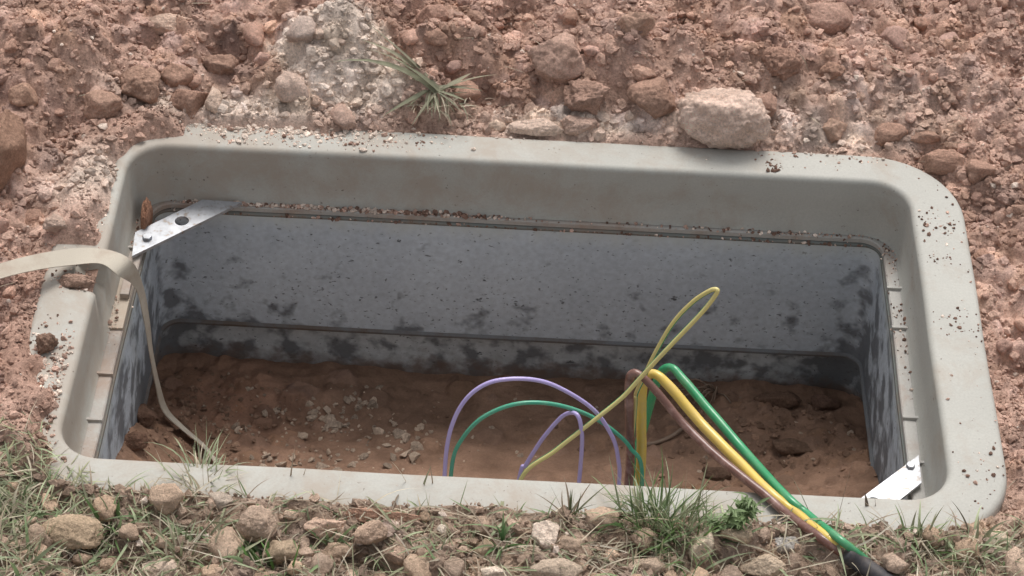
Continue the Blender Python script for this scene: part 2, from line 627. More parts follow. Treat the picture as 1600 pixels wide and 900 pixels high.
def ground_z(x, y):
    i = min(max((x - fx[0]) / STEP, 0), len(fx) - 1.001)
    j = min(max((y - fy[0]) / STEP, 0), len(fy) - 1.001)
    a, b = int(i), int(j)
    u, v = i - a, j - b
    return (HF[b, a] * (1 - u) + HF[b, a + 1] * u) * (1 - v) + (HF[b + 1, a] * (1 - u) + HF[b + 1, a + 1] * u) * v


def hit_ground(px, py, lift=0.0, zfun=None, z_hi=0.16, z_lo=-0.12):
    zf = zfun or ground_z
    z = z_hi
    while z > z_lo:
        p = on_z(px, py, z)
        if z <= zf(p[0], p[1]) + lift:
            return p
        z -= 0.001
    return on_z(px, py, 0)


GH = base_height(GX, GY)
GC = base_colour(GX, GY)
GH[iy0:iy0 + len(fy), ix0:ix0 + len(fx)] = HF
GC[iy0:iy0 + len(fy), ix0:ix0 + len(fx)] = CF
nyg, nxg = GX.shape
V = np.stack([GX, GY, GH], -1).reshape(-1, 3)
idx = np.arange(nyg * nxg).reshape(nyg, nxg)
F = np.stack([idx[:-1, :-1], idx[:-1, 1:], idx[1:, 1:], idx[1:, :-1]], -1).reshape(-1, 4)
fc = V[F].mean(1)
si = rr_sdf(fc[:, 0], fc[:, 1], -HX, HX, Y0, Y1, 0.045)
F = F[si > 0.008]
used = np.unique(F)
remap = np.full(len(V), -1)
remap[used] = np.arange(len(used))
ground = link('ground', mesh_np('ground', V[used], remap[F], True, GC.reshape(-1, 3)[used]), M_SOIL)
tag(ground, 'reddish brown dug earth with clods around the box', None, None, 'structure')

# ------------------------------------------------------------------ the utility box
NC = 10


def loop_pts(x0, x1, y0, y1, r, nx=10, ny=6):
    pts = []
    for (cx, cy, a0) in ((x1 - r, y1 - r, 0), (x0 + r, y1 - r, 90), (x0 + r, y0 + r, 180), (x1 - r, y0 + r, 270)):
        for k in range(NC + 1):
            a = math.radians(a0 + 90 * k / NC)
            pts.append((cx + r * math.cos(a), cy + r * math.sin(a)))
    out = []
    n = len(pts)
    for i in range(n):
        a, b = pts[i], pts[(i + 1) % n]
        seg = 1
        if (i + 1) % (NC + 1) == 0:
            seg = 48
        for k in range(seg):
            t = k / seg
            out.append((a[0] * (1 - t) + b[0] * t, a[1] * (1 - t) + b[1] * t))
    return out


def sweep_profile(rows):
    """rows of (x half, y0, y1, corner radius, z)"""
    V, F = [], []
    for (hx, a, b, r, z) in rows:
        V += [(x, y, z) for x, y in loop_pts(-hx, hx, a, b, r)]
    n = len(V) // len(rows)
    for j in range(len(rows) - 1):
        for i in range(n):
            k = (i + 1) % n
            F.append((j * n + i, j * n + k, (j + 1) * n + k, (j + 1) * n + i))
    V = np.array(V)
    V[:, :2] += 0.0012 * np.stack([vnoise(V * 9 + 5, 3), vnoise(V * 9 + 50, 4)], -1)   # a moulding is never dead straight
    return V, np.array(F)


def off(o, z, r0=0.045):
    return (HX + o, Y0 - o, Y1 + o, max(r0 + o, 0.004), z)


def offw(o, z, r0=0.045):
    """the ledge is narrower along the two long sides"""
    return (HX + o, Y0 - o - 0.010, Y1 + o + 0.010, max(r0 + o, 0.004), z)


box = tag(link('utility_box', None, loc=(0, YC, -0.40)), 'pale grey rectangular underground utility box with its lid off, sunk in red earth', 'utility box')
SHIFT = Matrix.Translation((0, -YC, 0.40))


def part(name, mesh, mat, parent=None):
    if parent is None:
        mesh.transform(SHIFT)
        return link(name, mesh, mat, box)
    mesh.transform(SHIFT)
    return link(name, mesh, mat, parent)


rows = [(OX + 0.004, OY0 - 0.004, OY1 + 0.004, 0.109, -0.16), (OX + 0.001, OY0 - 0.001, OY1 + 0.001, 0.106, -0.012)]
for k in range(5):
    a = math.radians(90 * k / 4)
    rr = 0.007
    o = rr * (1 - math.cos(a))
    rows.append((OX - o, OY0 + o, OY1 - o, 0.105 - o, -rr + rr * math.sin(a)))
rows.append(off(0.03, 0.0008, 0.048))
for k in range(7):
    a = math.radians(90 * k / 6)
    rr = 0.0075
    rows.append(off(rr * (1 - math.sin(a)), -rr + rr * math.cos(a)))
rows.append(off(-0.0008, -0.04))
rows.append(off(-0.0022, -D_REC + 0.004))
rows.append(off(-0.005, -D_REC + 0.0002))
V, F = sweep_profile(rows)
# finger notch in the left side: the recess wall is ramped back to the rim top
ny_ = smooth(0.243, 0.249, V[:, 1]) * smooth(0.301, 0.295, V[:, 1]) * (V[:, 0] < -0.44) * (V[:, 0] > -0.469)
V[:, 0] -= 0.026 * ny_ * smooth(-0.05, 0.0, V[:, 2])
V[:, 2] -= 0.004 * ny_ * (V[:, 2] > -0.01)
part('rim', mesh_np('rim', V, F), M_RIM)

LD = 0.0195
rows = [off(-0.001, -D_REC - 0.0006), offw(-LD + 0.0015, -D_REC), offw(-LD, -D_REC - 0.0015), offw(-LD, -D_REC - 0.007), offw(-LD + 0.010, -D_REC - 0.0075)]
V, F = sweep_profile(rows)
me = mesh_np('ledge', V, F, False)
ledge = part('ledge', me, M_LEDGE)

rows = [offw(-0.009, -D_REC - 0.006, 0.04), offw(-LD - 0.0012, -D_REC - 0.0095, 0.04), offw(-LD - 0.0020, -D_REC - 0.0125, 0.04), offw(-LD + 0.004, -D_REC - 0.013, 0.04)]
V, F = sweep_profile(rows)
part('wall_lip', mesh_np('wall_lip', V, F, True), M_SCUM)
rows = [offw(-LD - 0.0012, -D_REC - 0.0128, 0.04), offw(-LD - 0.0008, -0.108, 0.04), offw(-LD + 0.002, -0.20, 0.04), offw(-LD + 0.0045, -0.282, 0.04)]
V, F = sweep_profile(rows)
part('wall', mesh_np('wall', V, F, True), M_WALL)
rows = [offw(-LD + 0.0045, -0.281, 0.04), offw(-LD + 0.0012, -0.2835, 0.04), offw(-LD + 0.0014, -0.2868, 0.04), offw(-LD + 0.013, -0.290, 0.04)]
V, F = sweep_profile(rows)
part('seam_flange', mesh_np('seam_flange', V, F, False), M_SEAM)
rows = [offw(-LD + 0.0135, -0.2895, 0.04), offw(-LD + 0.0145, -0.36, 0.04), offw(-LD + 0.016, -0.46, 0.04)]
V, F = sweep_profile(rows)
part('lower_wall', mesh_np('lower_wall', V, F, True), M_LOWER)


def prism(poly, z0, z1, bev=0.0):
    bm = bmesh.new()
    lo = [bm.verts.new((x, y, z0)) for x, y in poly]
    hi = [bm.verts.new((x, y, z1)) for x, y in poly]
    bm.faces.new(hi)
    bm.faces.new(lo[::-1])
    n = len(poly)
    for i in range(n):
        bm.faces.new((lo[i], lo[(i + 1) % n], hi[(i + 1) % n], hi[i]))
    bmesh.ops.recalc_face_normals(bm, faces=bm.faces)
    if bev:
        bmesh.ops.bevel(bm, geom=list(bm.edges), offset=bev, segments=2, affect='EDGES', profile=0.6)
    me = bpy.data.meshes.new('prism')
    bm.to_mesh(me)
    bm.free()
    return me


# cross ribs on the ledge, left and right
for y in (on_z(157, 585, -D_REC)[1], on_z(140, 657, -D_REC)[1], on_z(195, 388, -D_REC)[1]):
    part('rib', prism([(-HX + 0.002, y - 0.0018), (-HX + LD + 0.0008, y - 0.0018), (-HX + LD + 0.0008, y + 0.0018), (-HX + 0.002, y + 0.0018)], -D_REC - 0.004, -D_REC + 0.0035, 0.0006), M_LEDGE, ledge)
for q in ((1400, 452), (1410, 514), (1436, 655), (1443, 725)):
    y = on_z(*q, -D_REC)[1]
    part('rib', prism([(HX - 0.002, y - 0.0018), (HX - LD - 0.0008, y - 0.0018), (HX - LD - 0.0008, y + 0.0018), (HX - 0.002, y + 0.0018)], -D_REC - 0.004, -D_REC + 0.0035, 0.0006), M_LEDGE, ledge)
# tan lid-bolt seat standing against the left recess wall
M_TAN = concrete_mat('tan_seat', (0.45, 0.40, 0.33), (0.38, 0.29, 0.22), 0.6)
ya, yb = on_z(178, 515, -D_REC)[1], on_z(178, 425, -D_REC)[1]
part('bolt_seat', prism([(-HX + 0.001, ya), (-HX + LD - 0.0005, ya), (-HX + LD - 0.0005, yb), (-HX + 0.001, yb)], -D_REC - 0.008, -D_REC + 0.003, 0.0008), M_TAN, ledge)
ya, yb = on_z(190, 470, -D_REC)[1], on_z(190, 425, -D_REC)[1]
part('bolt_boss', prism([(-HX + 0.008, ya), (-HX + LD - 0.001, ya), (-HX + LD - 0.001, yb), (-HX + 0.008, yb)], -D_REC, -D_REC + 0.011, 0.0015), M_LEDGE, ledge)


def bracket(poly, hole, label):
    bm = bmesh.new()
    # flat galvanised bar with a drilled hole: outer polygon bridged to a circle
    z1, z0 = -D_REC + 0.0075, -D_REC + 0.0035
    n = 20
    hr = 0.0085
    ang = [math.atan2(y - hole[1], x - hole[0]) for x, y in poly]

    def ring(z):
        inner, outer = [], []
        for k in range(n):
            a = 2 * math.pi * k / n
            inner.append(bm.verts.new((hole[0] + hr * math.cos(a), hole[1] + hr * math.sin(a), z)))
            d = (math.cos(a), math.sin(a))
            best = 9
            for i in range(len(poly)):
                p, q = poly[i], poly[(i + 1) % len(poly)]
                ex, ey = q[0] - p[0], q[1] - p[1]
                den = d[0] * ey - d[1] * ex
                if abs(den) < 1e-9:
                    continue
                t = ((p[0] - hole[0]) * ey - (p[1] - hole[1]) * ex) / den
                s = ((p[0] - hole[0]) * d[1] - (p[1] - hole[1]) * d[0]) / den
                if t > 0 and -1e-6 <= s <= 1 + 1e-6:
                    best = min(best, t)
            outer.append([hole[0] + best * d[0], hole[1] + best * d[1]])
        # snap the nearest outer points to the true corners
        for (cx, cy) in poly:
            k = min(range(n), key=lambda i: (outer[i][0] - cx) ** 2 + (outer[i][1] - cy) ** 2)
            outer[k] = [cx, cy]
        outer = [bm.verts.new((x, y, z)) for x, y in outer]
        return inner, outer
    it, ot = ring(z1)
    ib, ob = ring(z0)
    for k in range(n):
        j = (k + 1) % n
        bm.faces.new((it[k], it[j], ot[j], ot[k]))
        bm.faces.new((ib[j], ib[k], ob[k], ob[j]))
        bm.faces.new((ot[k], ot[j], ob[j], ob[k]))
        bm.faces.new((it[j], it[k], ib[k], ib[j]))
    bmesh.ops.recalc_face_normals(bm, faces=bm.faces)
    me = bpy.data.meshes.new('corner_bracket')
    bm.to_mesh(me)
    bm.free()
    o = part('corner_bracket', me, M_METAL)
    o['label'] = label
    return o


br = bracket([(-0.452, 0.426), (-0.449, 0.384), (-0.333, 0.490), (-0.381, 0.491)], (-0.400, 0.4505), 'galvanised bracket with a round hole across the far left corner')
me = prism([(-0.436 + 0.006 * math.cos(k * math.pi / 3), 0.4165 + 0.006 * math.sin(k * math.pi / 3)) for k in range(6)], -D_REC + 0.0072, -D_REC + 0.012, 0.0008)
part('bolt', me, M_METAL, br)
br = bracket([(0.450, 0.090), (0.4505, 0.130), (0.331, 0.012), (0.372, 0.010)], (0.396, 0.057), 'bright galvanised bracket across the near right corner')
me = prism([(0.440 + 0.005 * math.cos(k * math.pi / 3), 0.113 + 0.005 * math.sin(k * math.pi / 3)) for k in range(6)], -D_REC + 0.0072, -D_REC + 0.011, 0.0008)
part('bolt', me, M_METAL, br)

# ------------------------------------------------------------------ soil bed at the bottom of the box
bx = np.arange(-0.47, 0.471, 0.0024)
by = np.arange(0.0, 0.511, 0.0024)
BX, BY = np.meshgrid(bx, by)


def bed_h(x, y):
    h = -0.362 + 0.10 * smooth(0.50, 0.05, y)
    h = h + smooth(-0.36, -0.47, x) * (0.012 + 0.085 * smooth(0.46, 0.14, y))
    h = h + smooth(0.30, 0.46, x) * 0.05 * smooth(0.48, 0.2, y)
    h = h + 0.025 * gauss(x, y, 0.33, 0.42, 0.10, 0.06) + 0.012 * gauss(x, y, -0.30, 0.44, 0.10, 0.05)
    h = h + fbm2(x, y, 9, 3, 71) * 0.012 + fbm2(x, y, 30, 3, 81) * 0.006 + 0.014 * np.abs(fbm2(x, y, 26, 3, 83)) * (1 - 0.75 * np.exp(-((x - 0.0) / 0.2) ** 2))
    return h


BH = bed_h(BX, BY)
BH0 = BH.copy()
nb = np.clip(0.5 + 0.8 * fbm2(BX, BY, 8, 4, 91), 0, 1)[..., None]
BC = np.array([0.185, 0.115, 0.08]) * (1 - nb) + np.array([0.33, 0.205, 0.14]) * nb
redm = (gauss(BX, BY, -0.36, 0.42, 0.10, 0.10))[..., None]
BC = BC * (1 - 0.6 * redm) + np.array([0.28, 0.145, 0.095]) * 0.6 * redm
for _ in range(1500):
    cx, cy = random.uniform(-0.47, 0.47), random.uniform(0.02, 0.5)
    mud = math.exp(-((cx + 0.02) / 0.22) ** 2)
    if random.random() < mud * 0.8:
        continue
    r = min(0.004 * (1 - random.random()) ** -0.55, 0.022)
    stamp(BH, BC, bx, by, cx, cy, r, random.uniform(0.5, 0.9), rnd_tint(0.2), random.uniform(-0.4, 0.0), BH0)
BH = relax(BH, 0.0024, 1.2, 6)
idx = np.arange(BX.size).reshape(BX.shape)
F = np.stack([idx[:-1, :-1], idx[:-1, 1:], idx[1:, 1:], idx[1:, :-1]], -1).reshape(-1, 4)
bed = link('soil_bed', mesh_np('soil_bed', np.stack([BX, BY, BH], -1).reshape(-1, 3), F, True, BC.reshape(-1, 3)), M_BED)
tag(bed, 'damp brown soil lying in the bottom of the box', None, None, 'structure')


def bed_z(x, y):
    i = int(min(max((x - bx[0]) / 0.0024, 0), len(bx) - 1))
    j = int(min(max((y - by[0]) / 0.0024, 0), len(by) - 1))
    return BH[j, i]


# ------------------------------------------------------------------ rocks and clods
def ico(sub):
    bm = bmesh.new()
    bmesh.ops.create_icosphere(bm, subdivisions=sub, radius=1.0)
    V = np.array([v.co[:] for v in bm.verts])
    F = np.array([[v.index for v in f.verts] for f in bm.faces])
    bm.free()
    return V, F


ICO = {k: ico(k) for k in (1, 2, 3, 4, 5, 6)}


def rock_shape(sub, seed, cuts=9, rough=0.10, roundness=0.5):
    r = np.random.default_rng(seed)
    V, F = ICO[sub]
    D = V / np.linalg.norm(V, axis=1, keepdims=True)
    rad = np.full(len(D), 1.0)
    for _ in range(cuts):
        n = r.normal(size=3)
        n /= np.linalg.norm(n)
        o = r.uniform(0.5 + 0.25 * roundness, 0.9)
        d = D @ n
        lim = np.where(d > 0.05, o / np.maximum(d, 0.05), 9)
        # soft minimum keeps the edges worn
        k = 0.015 + 0.07 * roundness
        h = np.clip(0.5 + 0.5 * (lim - rad) / k, 0, 1)
        rad = lim * (1 - h) + rad * h - k * h * (1 - h)
    rad = rad * (1 + rough * fbm(D * 2.2 + seed, 4, seed, 0.6))
    if rough > 0.3:
        rad = rad * (1 + 0.35 * rough * (np.abs(fbm(D * 7 + seed, 3, seed + 9)) - 0.3))
        rad = rad * (1 + 0.10 * np.abs(fbm(D * 22 + seed, 3, seed + 11)))
    rad = rad * (1 + (0.03 + rough * 0.45) * fbm(D * 8 + seed, 4, seed + 5, 0.65))
    P = D * rad[:, None]
    P -= (P.max(0) + P.min(0)) / 2
    P /= (P.max(0) - P.min(0)) / 2
    return P, F


def rock(px, py, w, h, colr, label, seed, name='rock', cat='rock', sub=4, cuts=9, rough=0.1, roundness=0.5, rot=0.0, sink=0.36, zfun=None, zr=(0.16, -0.12), group=None):
    s0 = np.linalg.norm(on_z(px, py, 0.0) - CAM) / FPX
    sx, sz = w * s0 / 2, h * s0 / 2
    P, F = rock_shape(sub + 1, seed, cuts + 3, rough * 1.5, roundness * (0.7 if py < 600 else 0.4))
    # rotate about the view axis' ground heading, then scale: width as seen, depth and height as seen
    P = P * np.array([sx, sz * 1.02, sz * 0.98])
    c, s = math.cos(rot), math.sin(rot)
    P = P @ np.array([[c, 0, -s], [0, 1, 0], [s, 0, c]])
    p = hit_ground(px, py, sz * (1 - 2 * sink), zfun, *zr)
    base = P[:, 2].min()
    me = mesh_np(name, P - np.array([0, 0, base]), F)
    o = link(name, me, M_ROCK, loc=(p[0], p[1], p[2] + base))
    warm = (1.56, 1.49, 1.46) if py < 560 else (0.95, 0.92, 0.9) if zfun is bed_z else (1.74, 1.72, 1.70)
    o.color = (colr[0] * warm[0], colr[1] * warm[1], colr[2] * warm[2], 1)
    tag(o, label, cat, group)
    return o


PINK, BROWN, PALE, CREAM, TAN, GREY = (0.46, 0.325, 0.265), (0.38, 0.255, 0.205), (0.50, 0.385, 0.315), (0.66, 0.56, 0.475), (0.40, 0.31, 0.225), (0.40, 0.36, 0.32)
R_ = rock
R_(1130, 185, 146, 100, (0.60, 0.475, 0.40), 'large rounded whitish rock resting against the far rim', 101, cuts=-1, roundness=1.4, rough=0.17, sink=0.38)
R_(870, 90, 92, 78, PINK, 'large angular pinkish rock standing behind the middle of the far rim', 102, cuts=10, roundness=0.3)
R_(992, 40, 62, 52, (0.42, 0.29, 0.225), 'blocky pale pink rock with a squared right end, upper middle', 103, cuts=12, roundness=0.2)
R_(1287, 32, 88, 58, BROWN, 'smooth rounded brown boulder at the top edge, right of the middle', 104, cuts=6, roundness=0.9, rough=0.06)
R_(676, 25, 52, 42, (0.36, 0.235, 0.185), 'rounded pinkish stone at the top edge above a smaller stone', 105, cuts=7, roundness=0.8, rough=0.06)
R_(681, 58, 38, 27, (0.37, 0.245, 0.19), 'small rounded stone just below the pinkish stone at the top edge', 106, sub=3, cuts=7, roundness=0.7)
R_(916, 152, 72, 52, (0.36, 0.245, 0.195), 'knobbly pinkish clod below the large angular pinkish rock', 107, cuts=6, roundness=0.6, rough=0.2)
R_(1018, 155, 78, 70, (0.33, 0.22, 0.17), 'dull brown squarish clod left of the whitish rock', 108, cuts=8, roundness=0.5, rough=0.08)
R_(836, 200, 92, 34, (0.56, 0.45, 0.375), 'flat cream stone lying along the far rim, left one of two', 109, cuts=10, roundness=0.3)
R_(905, 198, 66, 34, (0.50, 0.375, 0.31), 'flat cream pink stone lying along the far rim, right one of two', 110, cuts=10, roundness=0.4, rough=0.15)
R_(296, 160, 62, 58, (0.33, 0.215, 0.165), 'squarish brown clod touching the far left end of the rim', 111, cuts=10, roundness=0.35, rough=0.07)
R_(334, 158, 26, 40, (0.55, 0.44, 0.36), 'thin pale chip leaning on the squarish brown clod', 112, sub=3, cuts=9, roundness=0.3)
R_(277, 119, 52, 42, (0.35, 0.23, 0.175), 'rounded brown clod on top of the squarish brown clod', 113, sub=3, cuts=6, roundness=0.8)
R_(216, 138, 72, 66, (0.32, 0.215, 0.165), 'lumpy brown clod left of the squarish brown clod', 114, cuts=8, roundness=0.5, rough=0.14)
R_(160, 165, 62, 44, (0.36, 0.245, 0.19), 'low pinkish clod on the far left bank', 115, sub=3, cuts=8, roundness=0.4, rough=0.14)
R_(10, 240, 56, 130, (0.29, 0.19, 0.14), 'tall smooth brown clod cut by the left edge of the picture', 116, cuts=7, roundness=0.7, rough=0.06)
R_(35, 150, 44, 40, (0.36, 0.24, 0.18), 'cracked pinkish clod above the tall smooth brown clod', 117, sub=3, cuts=9, roundness=0.4)
R_(1474, 252, 72, 46, (0.36, 0.235, 0.18), 'brick-shaped brown clod beside the far right corner of the rim', 118, cuts=12, roundness=0.15, rough=0.06)
R_(1532, 270, 48, 42, (0.34, 0.225, 0.175), 'brown clod right of the brick-shaped clod by the far right corner', 119, sub=3, cuts=9, roundness=0.4)
R_(1392, 214, 52, 36, (0.37, 0.245, 0.19), 'wedge of pinkish clod above the far right curve of the rim', 120, sub=3, cuts=9, roundness=0.3)
R_(1447, 214, 52, 22, (0.40, 0.27, 0.21), 'flat pinkish clod right of the wedge of pinkish clod', 121, sub=3, cuts=9, roundness=0.4)
R_(1222, 98, 62, 52, (0.34, 0.22, 0.17), 'crumbly brown clod below the smooth rounded brown boulder', 122, cuts=6, roundness=0.6, rough=0.2)
R_(1300, 112, 40, 30, (0.35, 0.225, 0.17), 'brown clod right of the crumbly brown clod', 123, sub=3, cuts=7, roundness=0.6, rough=0.16)
R_(1190, 165, 46, 48, (0.36, 0.24, 0.19), 'brown clod tucked behind the right shoulder of the whitish rock', 124, sub=3, cuts=8, roundness=0.5)
R_(1300, 205, 46, 40, (0.42, 0.30, 0.235), 'crumbly pale clod behind the far rim, right of the whitish rock', 125, sub=3, cuts=8, roundness=0.4, rough=0.2)
R_(1008, 118, 40, 26, (0.40, 0.27, 0.21), 'small pinkish clod above the dull brown squarish clod', 126, sub=3, cuts=8, roundness=0.4)
R_(775, 200, 32, 26, (0.52, 0.42, 0.34), 'small cream chip behind the far rim beside the uprooted grass', 127, sub=3, cuts=8, roundness=0.4)
R_(345, 105, 58, 40, (0.30, 0.20, 0.155), 'dark crumbly clod above the pale heap on the left', 128, sub=3, cuts=8, roundness=0.5, rough=0.2)
R_(262, 38, 74, 34, (0.50, 0.38, 0.305), 'flat pale slab of dry earth near the top left', 129, cuts=10, roundness=0.4, rough=0.1)
R_(112, 836, 98, 56, (0.37, 0.285, 0.20), 'rounded tan stone in the grass at the near left', 130, cuts=7, roundness=0.7, rough=0.08)
R_(252, 892, 62, 34, (0.52, 0.42, 0.34), 'pale stone at the bottom edge right of the rounded tan stone', 131, sub=3, cuts=8, roundness=0.5)
R_(401, 818, 66, 52, (0.38, 0.29, 0.225), 'squat greyish brown stone in front of the near rim', 132, cuts=10, roundness=0.4)
R_(345, 783, 40, 26, (0.38, 0.32, 0.265), 'small grey stone behind the squat greyish brown stone', 133, sub=3, cuts=9, roundness=0.5)
R_(512, 823, 74, 38, (0.56, 0.41, 0.32), 'pale pink angular stone in front of the near rim', 134, cuts=12, roundness=0.15)
R_(578, 832, 58, 50, (0.42, 0.31, 0.235), 'pinkish tan stone right of the pale pink angular stone', 135, cuts=10, roundness=0.3)
R_(600, 806, 130, 26, (0.36, 0.225, 0.165), 'flat reddish slab of earth in front of the near rim', 136, cuts=10, roundness=0.4, rough=0.12)
R_(618, 868, 46, 28, (0.38, 0.28, 0.215), 'small tan stone below the pinkish tan stone', 137, sub=3, cuts=9, roundness=0.3)
R_(530, 862, 56, 40, (0.36, 0.27, 0.20), 'brown stone below the pale pink angular stone', 138, sub=3, cuts=9, roundness=0.4)
R_(440, 862, 62, 44, (0.34, 0.265, 0.19), 'dusty tan lump below the squat greyish brown stone', 139, sub=3, cuts=7, roundness=0.6, rough=0.16)
R_(852, 842, 44, 62, (0.55, 0.46, 0.385), 'upright pale stone below the stemmy weed', 140, cuts=9, roundness=0.5)
R_(890, 852, 50, 44, (0.38, 0.29, 0.22), 'brown stone leaning on the upright pale stone', 141, sub=3, cuts=9, roundness=0.4)
R_(870, 890, 84, 36, (0.37, 0.30, 0.235), 'broad greyish stone at the bottom edge in the middle', 142, sub=3, cuts=8, roundness=0.5)
R_(776, 896, 52, 28, (0.60, 0.51, 0.42), 'cream stone at the bottom edge left of the broad greyish stone', 143, sub=3, cuts=8, roundness=0.7)
R_(692, 830, 20, 22, (0.62, 0.54, 0.45), 'tiny cream pebble in front of the middle of the near rim', 144, sub=3, cuts=7, roundness=0.8)
R_(940, 812, 54, 44, (0.40, 0.30, 0.225), 'rounded tan clod right of the stemmy weed', 145, sub=3, cuts=7, roundness=0.7)
R_(760, 862, 50, 36, (0.36, 0.28, 0.20), 'tan stone left of the upright pale stone', 146, sub=3, cuts=8, roundness=0.4)
R_(1096, 848, 34, 58, (0.50, 0.42, 0.325), 'narrow upright tan stone in the leafy weeds', 147, sub=3, cuts=9, roundness=0.3, rot=0.3)
R_(1232, 852, 70, 32, (0.36, 0.345, 0.325), 'flat bluish grey stone under the thick tubes', 148, sub=3, cuts=9, roundness=0.5)
R_(1192, 884, 78, 44, (0.46, 0.37, 0.28), 'blocky pale tan stone at the bottom edge below the tubes', 149, cuts=12, roundness=0.2)
R_(1560, 850, 56, 52, (0.52, 0.43, 0.335), 'pale lump at the near right edge of the picture', 150, sub=3, cuts=8, roundness=0.6, rough=0.16)
R_(1400, 882, 46, 36, (0.42, 0.32, 0.25), 'tan stone right of the black sleeve', 151, sub=3, cuts=9, roundness=0.4)
R_(1150, 836, 52, 30, (0.38, 0.30, 0.215), 'low tan stone behind the blocky pale tan stone', 152, sub=3, cuts=9, roundness=0.3)
R_(1010, 885, 60, 32, (0.36, 0.28, 0.215), 'brown stone at the bottom edge under the leafy weeds', 153, sub=3, cuts=8, roundness=0.5)
R_(72, 536, 36, 34, (0.24, 0.165, 0.125), 'dark crumbly clod lying on the left rim', 154, sub=3, cuts=5, roundness=0.7, rough=0.3, sink=0.1, zfun=lambda x, y: max(0.0, ground_z(x, y)))
R_(88, 350, 44, 30, (0.46, 0.36, 0.30), 'pale crumbly clod spilling over the left edge of the rim', 157, sub=3, cuts=6, roundness=0.6, rough=0.2, sink=0.3)
R_(120, 440, 62, 24, (0.34, 0.24, 0.19), 'smear of reddish earth on the left rim under the strap', 155, sub=3, cuts=5, roundness=0.7, rough=0.2, sink=0.3, zfun=lambda x, y: max(0.0, ground_z(x, y)))

R_(229, 336, 15, 58, (0.33, 0.19, 0.13), 'thin sliver of red clay standing on the ledge left of the far bracket', 156, sub=3, cuts=8, roundness=0.3, sink=0.2, zfun=lambda x, y: -D_REC, zr=(0.0, -0.12))
# in the box
bz = (-0.1, -0.40)
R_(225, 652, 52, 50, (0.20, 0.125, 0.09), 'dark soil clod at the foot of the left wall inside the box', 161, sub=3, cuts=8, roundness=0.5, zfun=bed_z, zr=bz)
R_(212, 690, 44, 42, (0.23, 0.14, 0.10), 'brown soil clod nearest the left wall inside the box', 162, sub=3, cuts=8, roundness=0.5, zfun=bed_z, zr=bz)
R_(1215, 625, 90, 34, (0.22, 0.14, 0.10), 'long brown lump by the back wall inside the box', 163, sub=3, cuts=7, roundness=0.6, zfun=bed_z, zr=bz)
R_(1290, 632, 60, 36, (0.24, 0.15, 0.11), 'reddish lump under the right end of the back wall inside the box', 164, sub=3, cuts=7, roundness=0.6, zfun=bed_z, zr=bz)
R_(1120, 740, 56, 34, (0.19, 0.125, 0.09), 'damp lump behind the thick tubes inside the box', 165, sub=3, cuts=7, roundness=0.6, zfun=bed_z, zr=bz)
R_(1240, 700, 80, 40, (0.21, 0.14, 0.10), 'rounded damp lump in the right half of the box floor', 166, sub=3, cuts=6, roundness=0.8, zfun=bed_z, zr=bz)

# loose clods: individuals sharing a few shapes
CL = []
for k in range(16):
    P, F = rock_shape(3, 300 + k, 10, 0.24, 0.5 * random.random())
    CL.append(mesh_np('soil_clod', P, F))
taken = [(o.location.x, o.location.y) for o in COL.objects if o.name.startswith('rock')]


for (a, b) in ((1190, 768), (1215, 790), (1240, 806), (1262, 822), (1285, 840), (1310, 857), (1340, 878), (1365, 895)):
    q = hit_ground(a, b)
    taken += [(q[0], q[1]), (q[0] + 0.012, q[1] + 0.012)]


def clod(x, y, r, colr, label, group, zf=ground_z, sink=0.36, name='soil_clod', cat='clod'):
    o = link(name, random.choice(CL), M_ROCK)
    s = (r * random.uniform(0.8, 1.25), r * random.uniform(0.75, 1.1), r * random.uniform(0.6, 0.9))
    o.scale = s
    o.rotation_euler = (random.uniform(-0.5, 0.5), random.uniform(-0.5, 0.5), random.uniform(0, 6.28))
    o.location = (x, y, zf(x, y) + s[2] * (1 - 2 * sink))
    t = rnd_tint(0.2)
    o.color = (colr[0] * t[0] * 1.08, colr[1] * t[1], colr[2] * t[2] * 0.97, 1)
    tag(o, label, cat, group)
    return o


def scatter(n, box_, rmin, rmax, colf, label, group, name='soil_clod', cat='clod'):
    k = 0
    tries = 0
    while k < n and tries < n * 60:
        tries += 1
        x, y = random.uniform(*box_[:2]), random.uniform(*box_[2:])
        so = float(rr_sdf(np.array(x), np.array(y), -OX, OX, OY0, OY1, 0.105))
        if so < 0.006:
            continue
        r = min(rmin * (1 - random.random()) ** -0.5, rmax)
        if any((x - a) ** 2 + (y - b) ** 2 < (r + 0.014) ** 2 for a, b in taken):
            continue
        taken.append((x, y))
        clod(x, y, r, colf(x, y), label if isinstance(label, str) else label(x, y), group, name=name, cat=cat)
        k += 1


def where_back(x, y):
    if y > 0.80:
        d = 'far back along the top of the picture'
    elif x < -0.46:
        d = 'on the far left bank'
    elif x < -0.14:
        d = 'around the pale heap behind the box'
    elif x < 0.04:
        d = 'near the uprooted grass behind the box'
    elif x < 0.33:
        d = 'among the large rocks behind the far rim'
    else:
        d = 'behind the far right part of the rim'
    return 'small loose clod of reddish earth ' + d


def where_front(x, y):
    d = 'under the grass at the near left' if x < -0.28 else 'left of middle before the near rim' if x < -0.02 else 'around the weeds before the near rim' if x < 0.27 else 'near the black sleeve and right corner'
    return 'small tan stone ' + d


def col_back(x, y):
    p = float(pale_mask(np.array([x]), np.array([y]))[0])
    c = np.array([0.60, 0.415, 0.34]) * (1 - p) + np.array([0.62, 0.52, 0.44]) * p
    return c


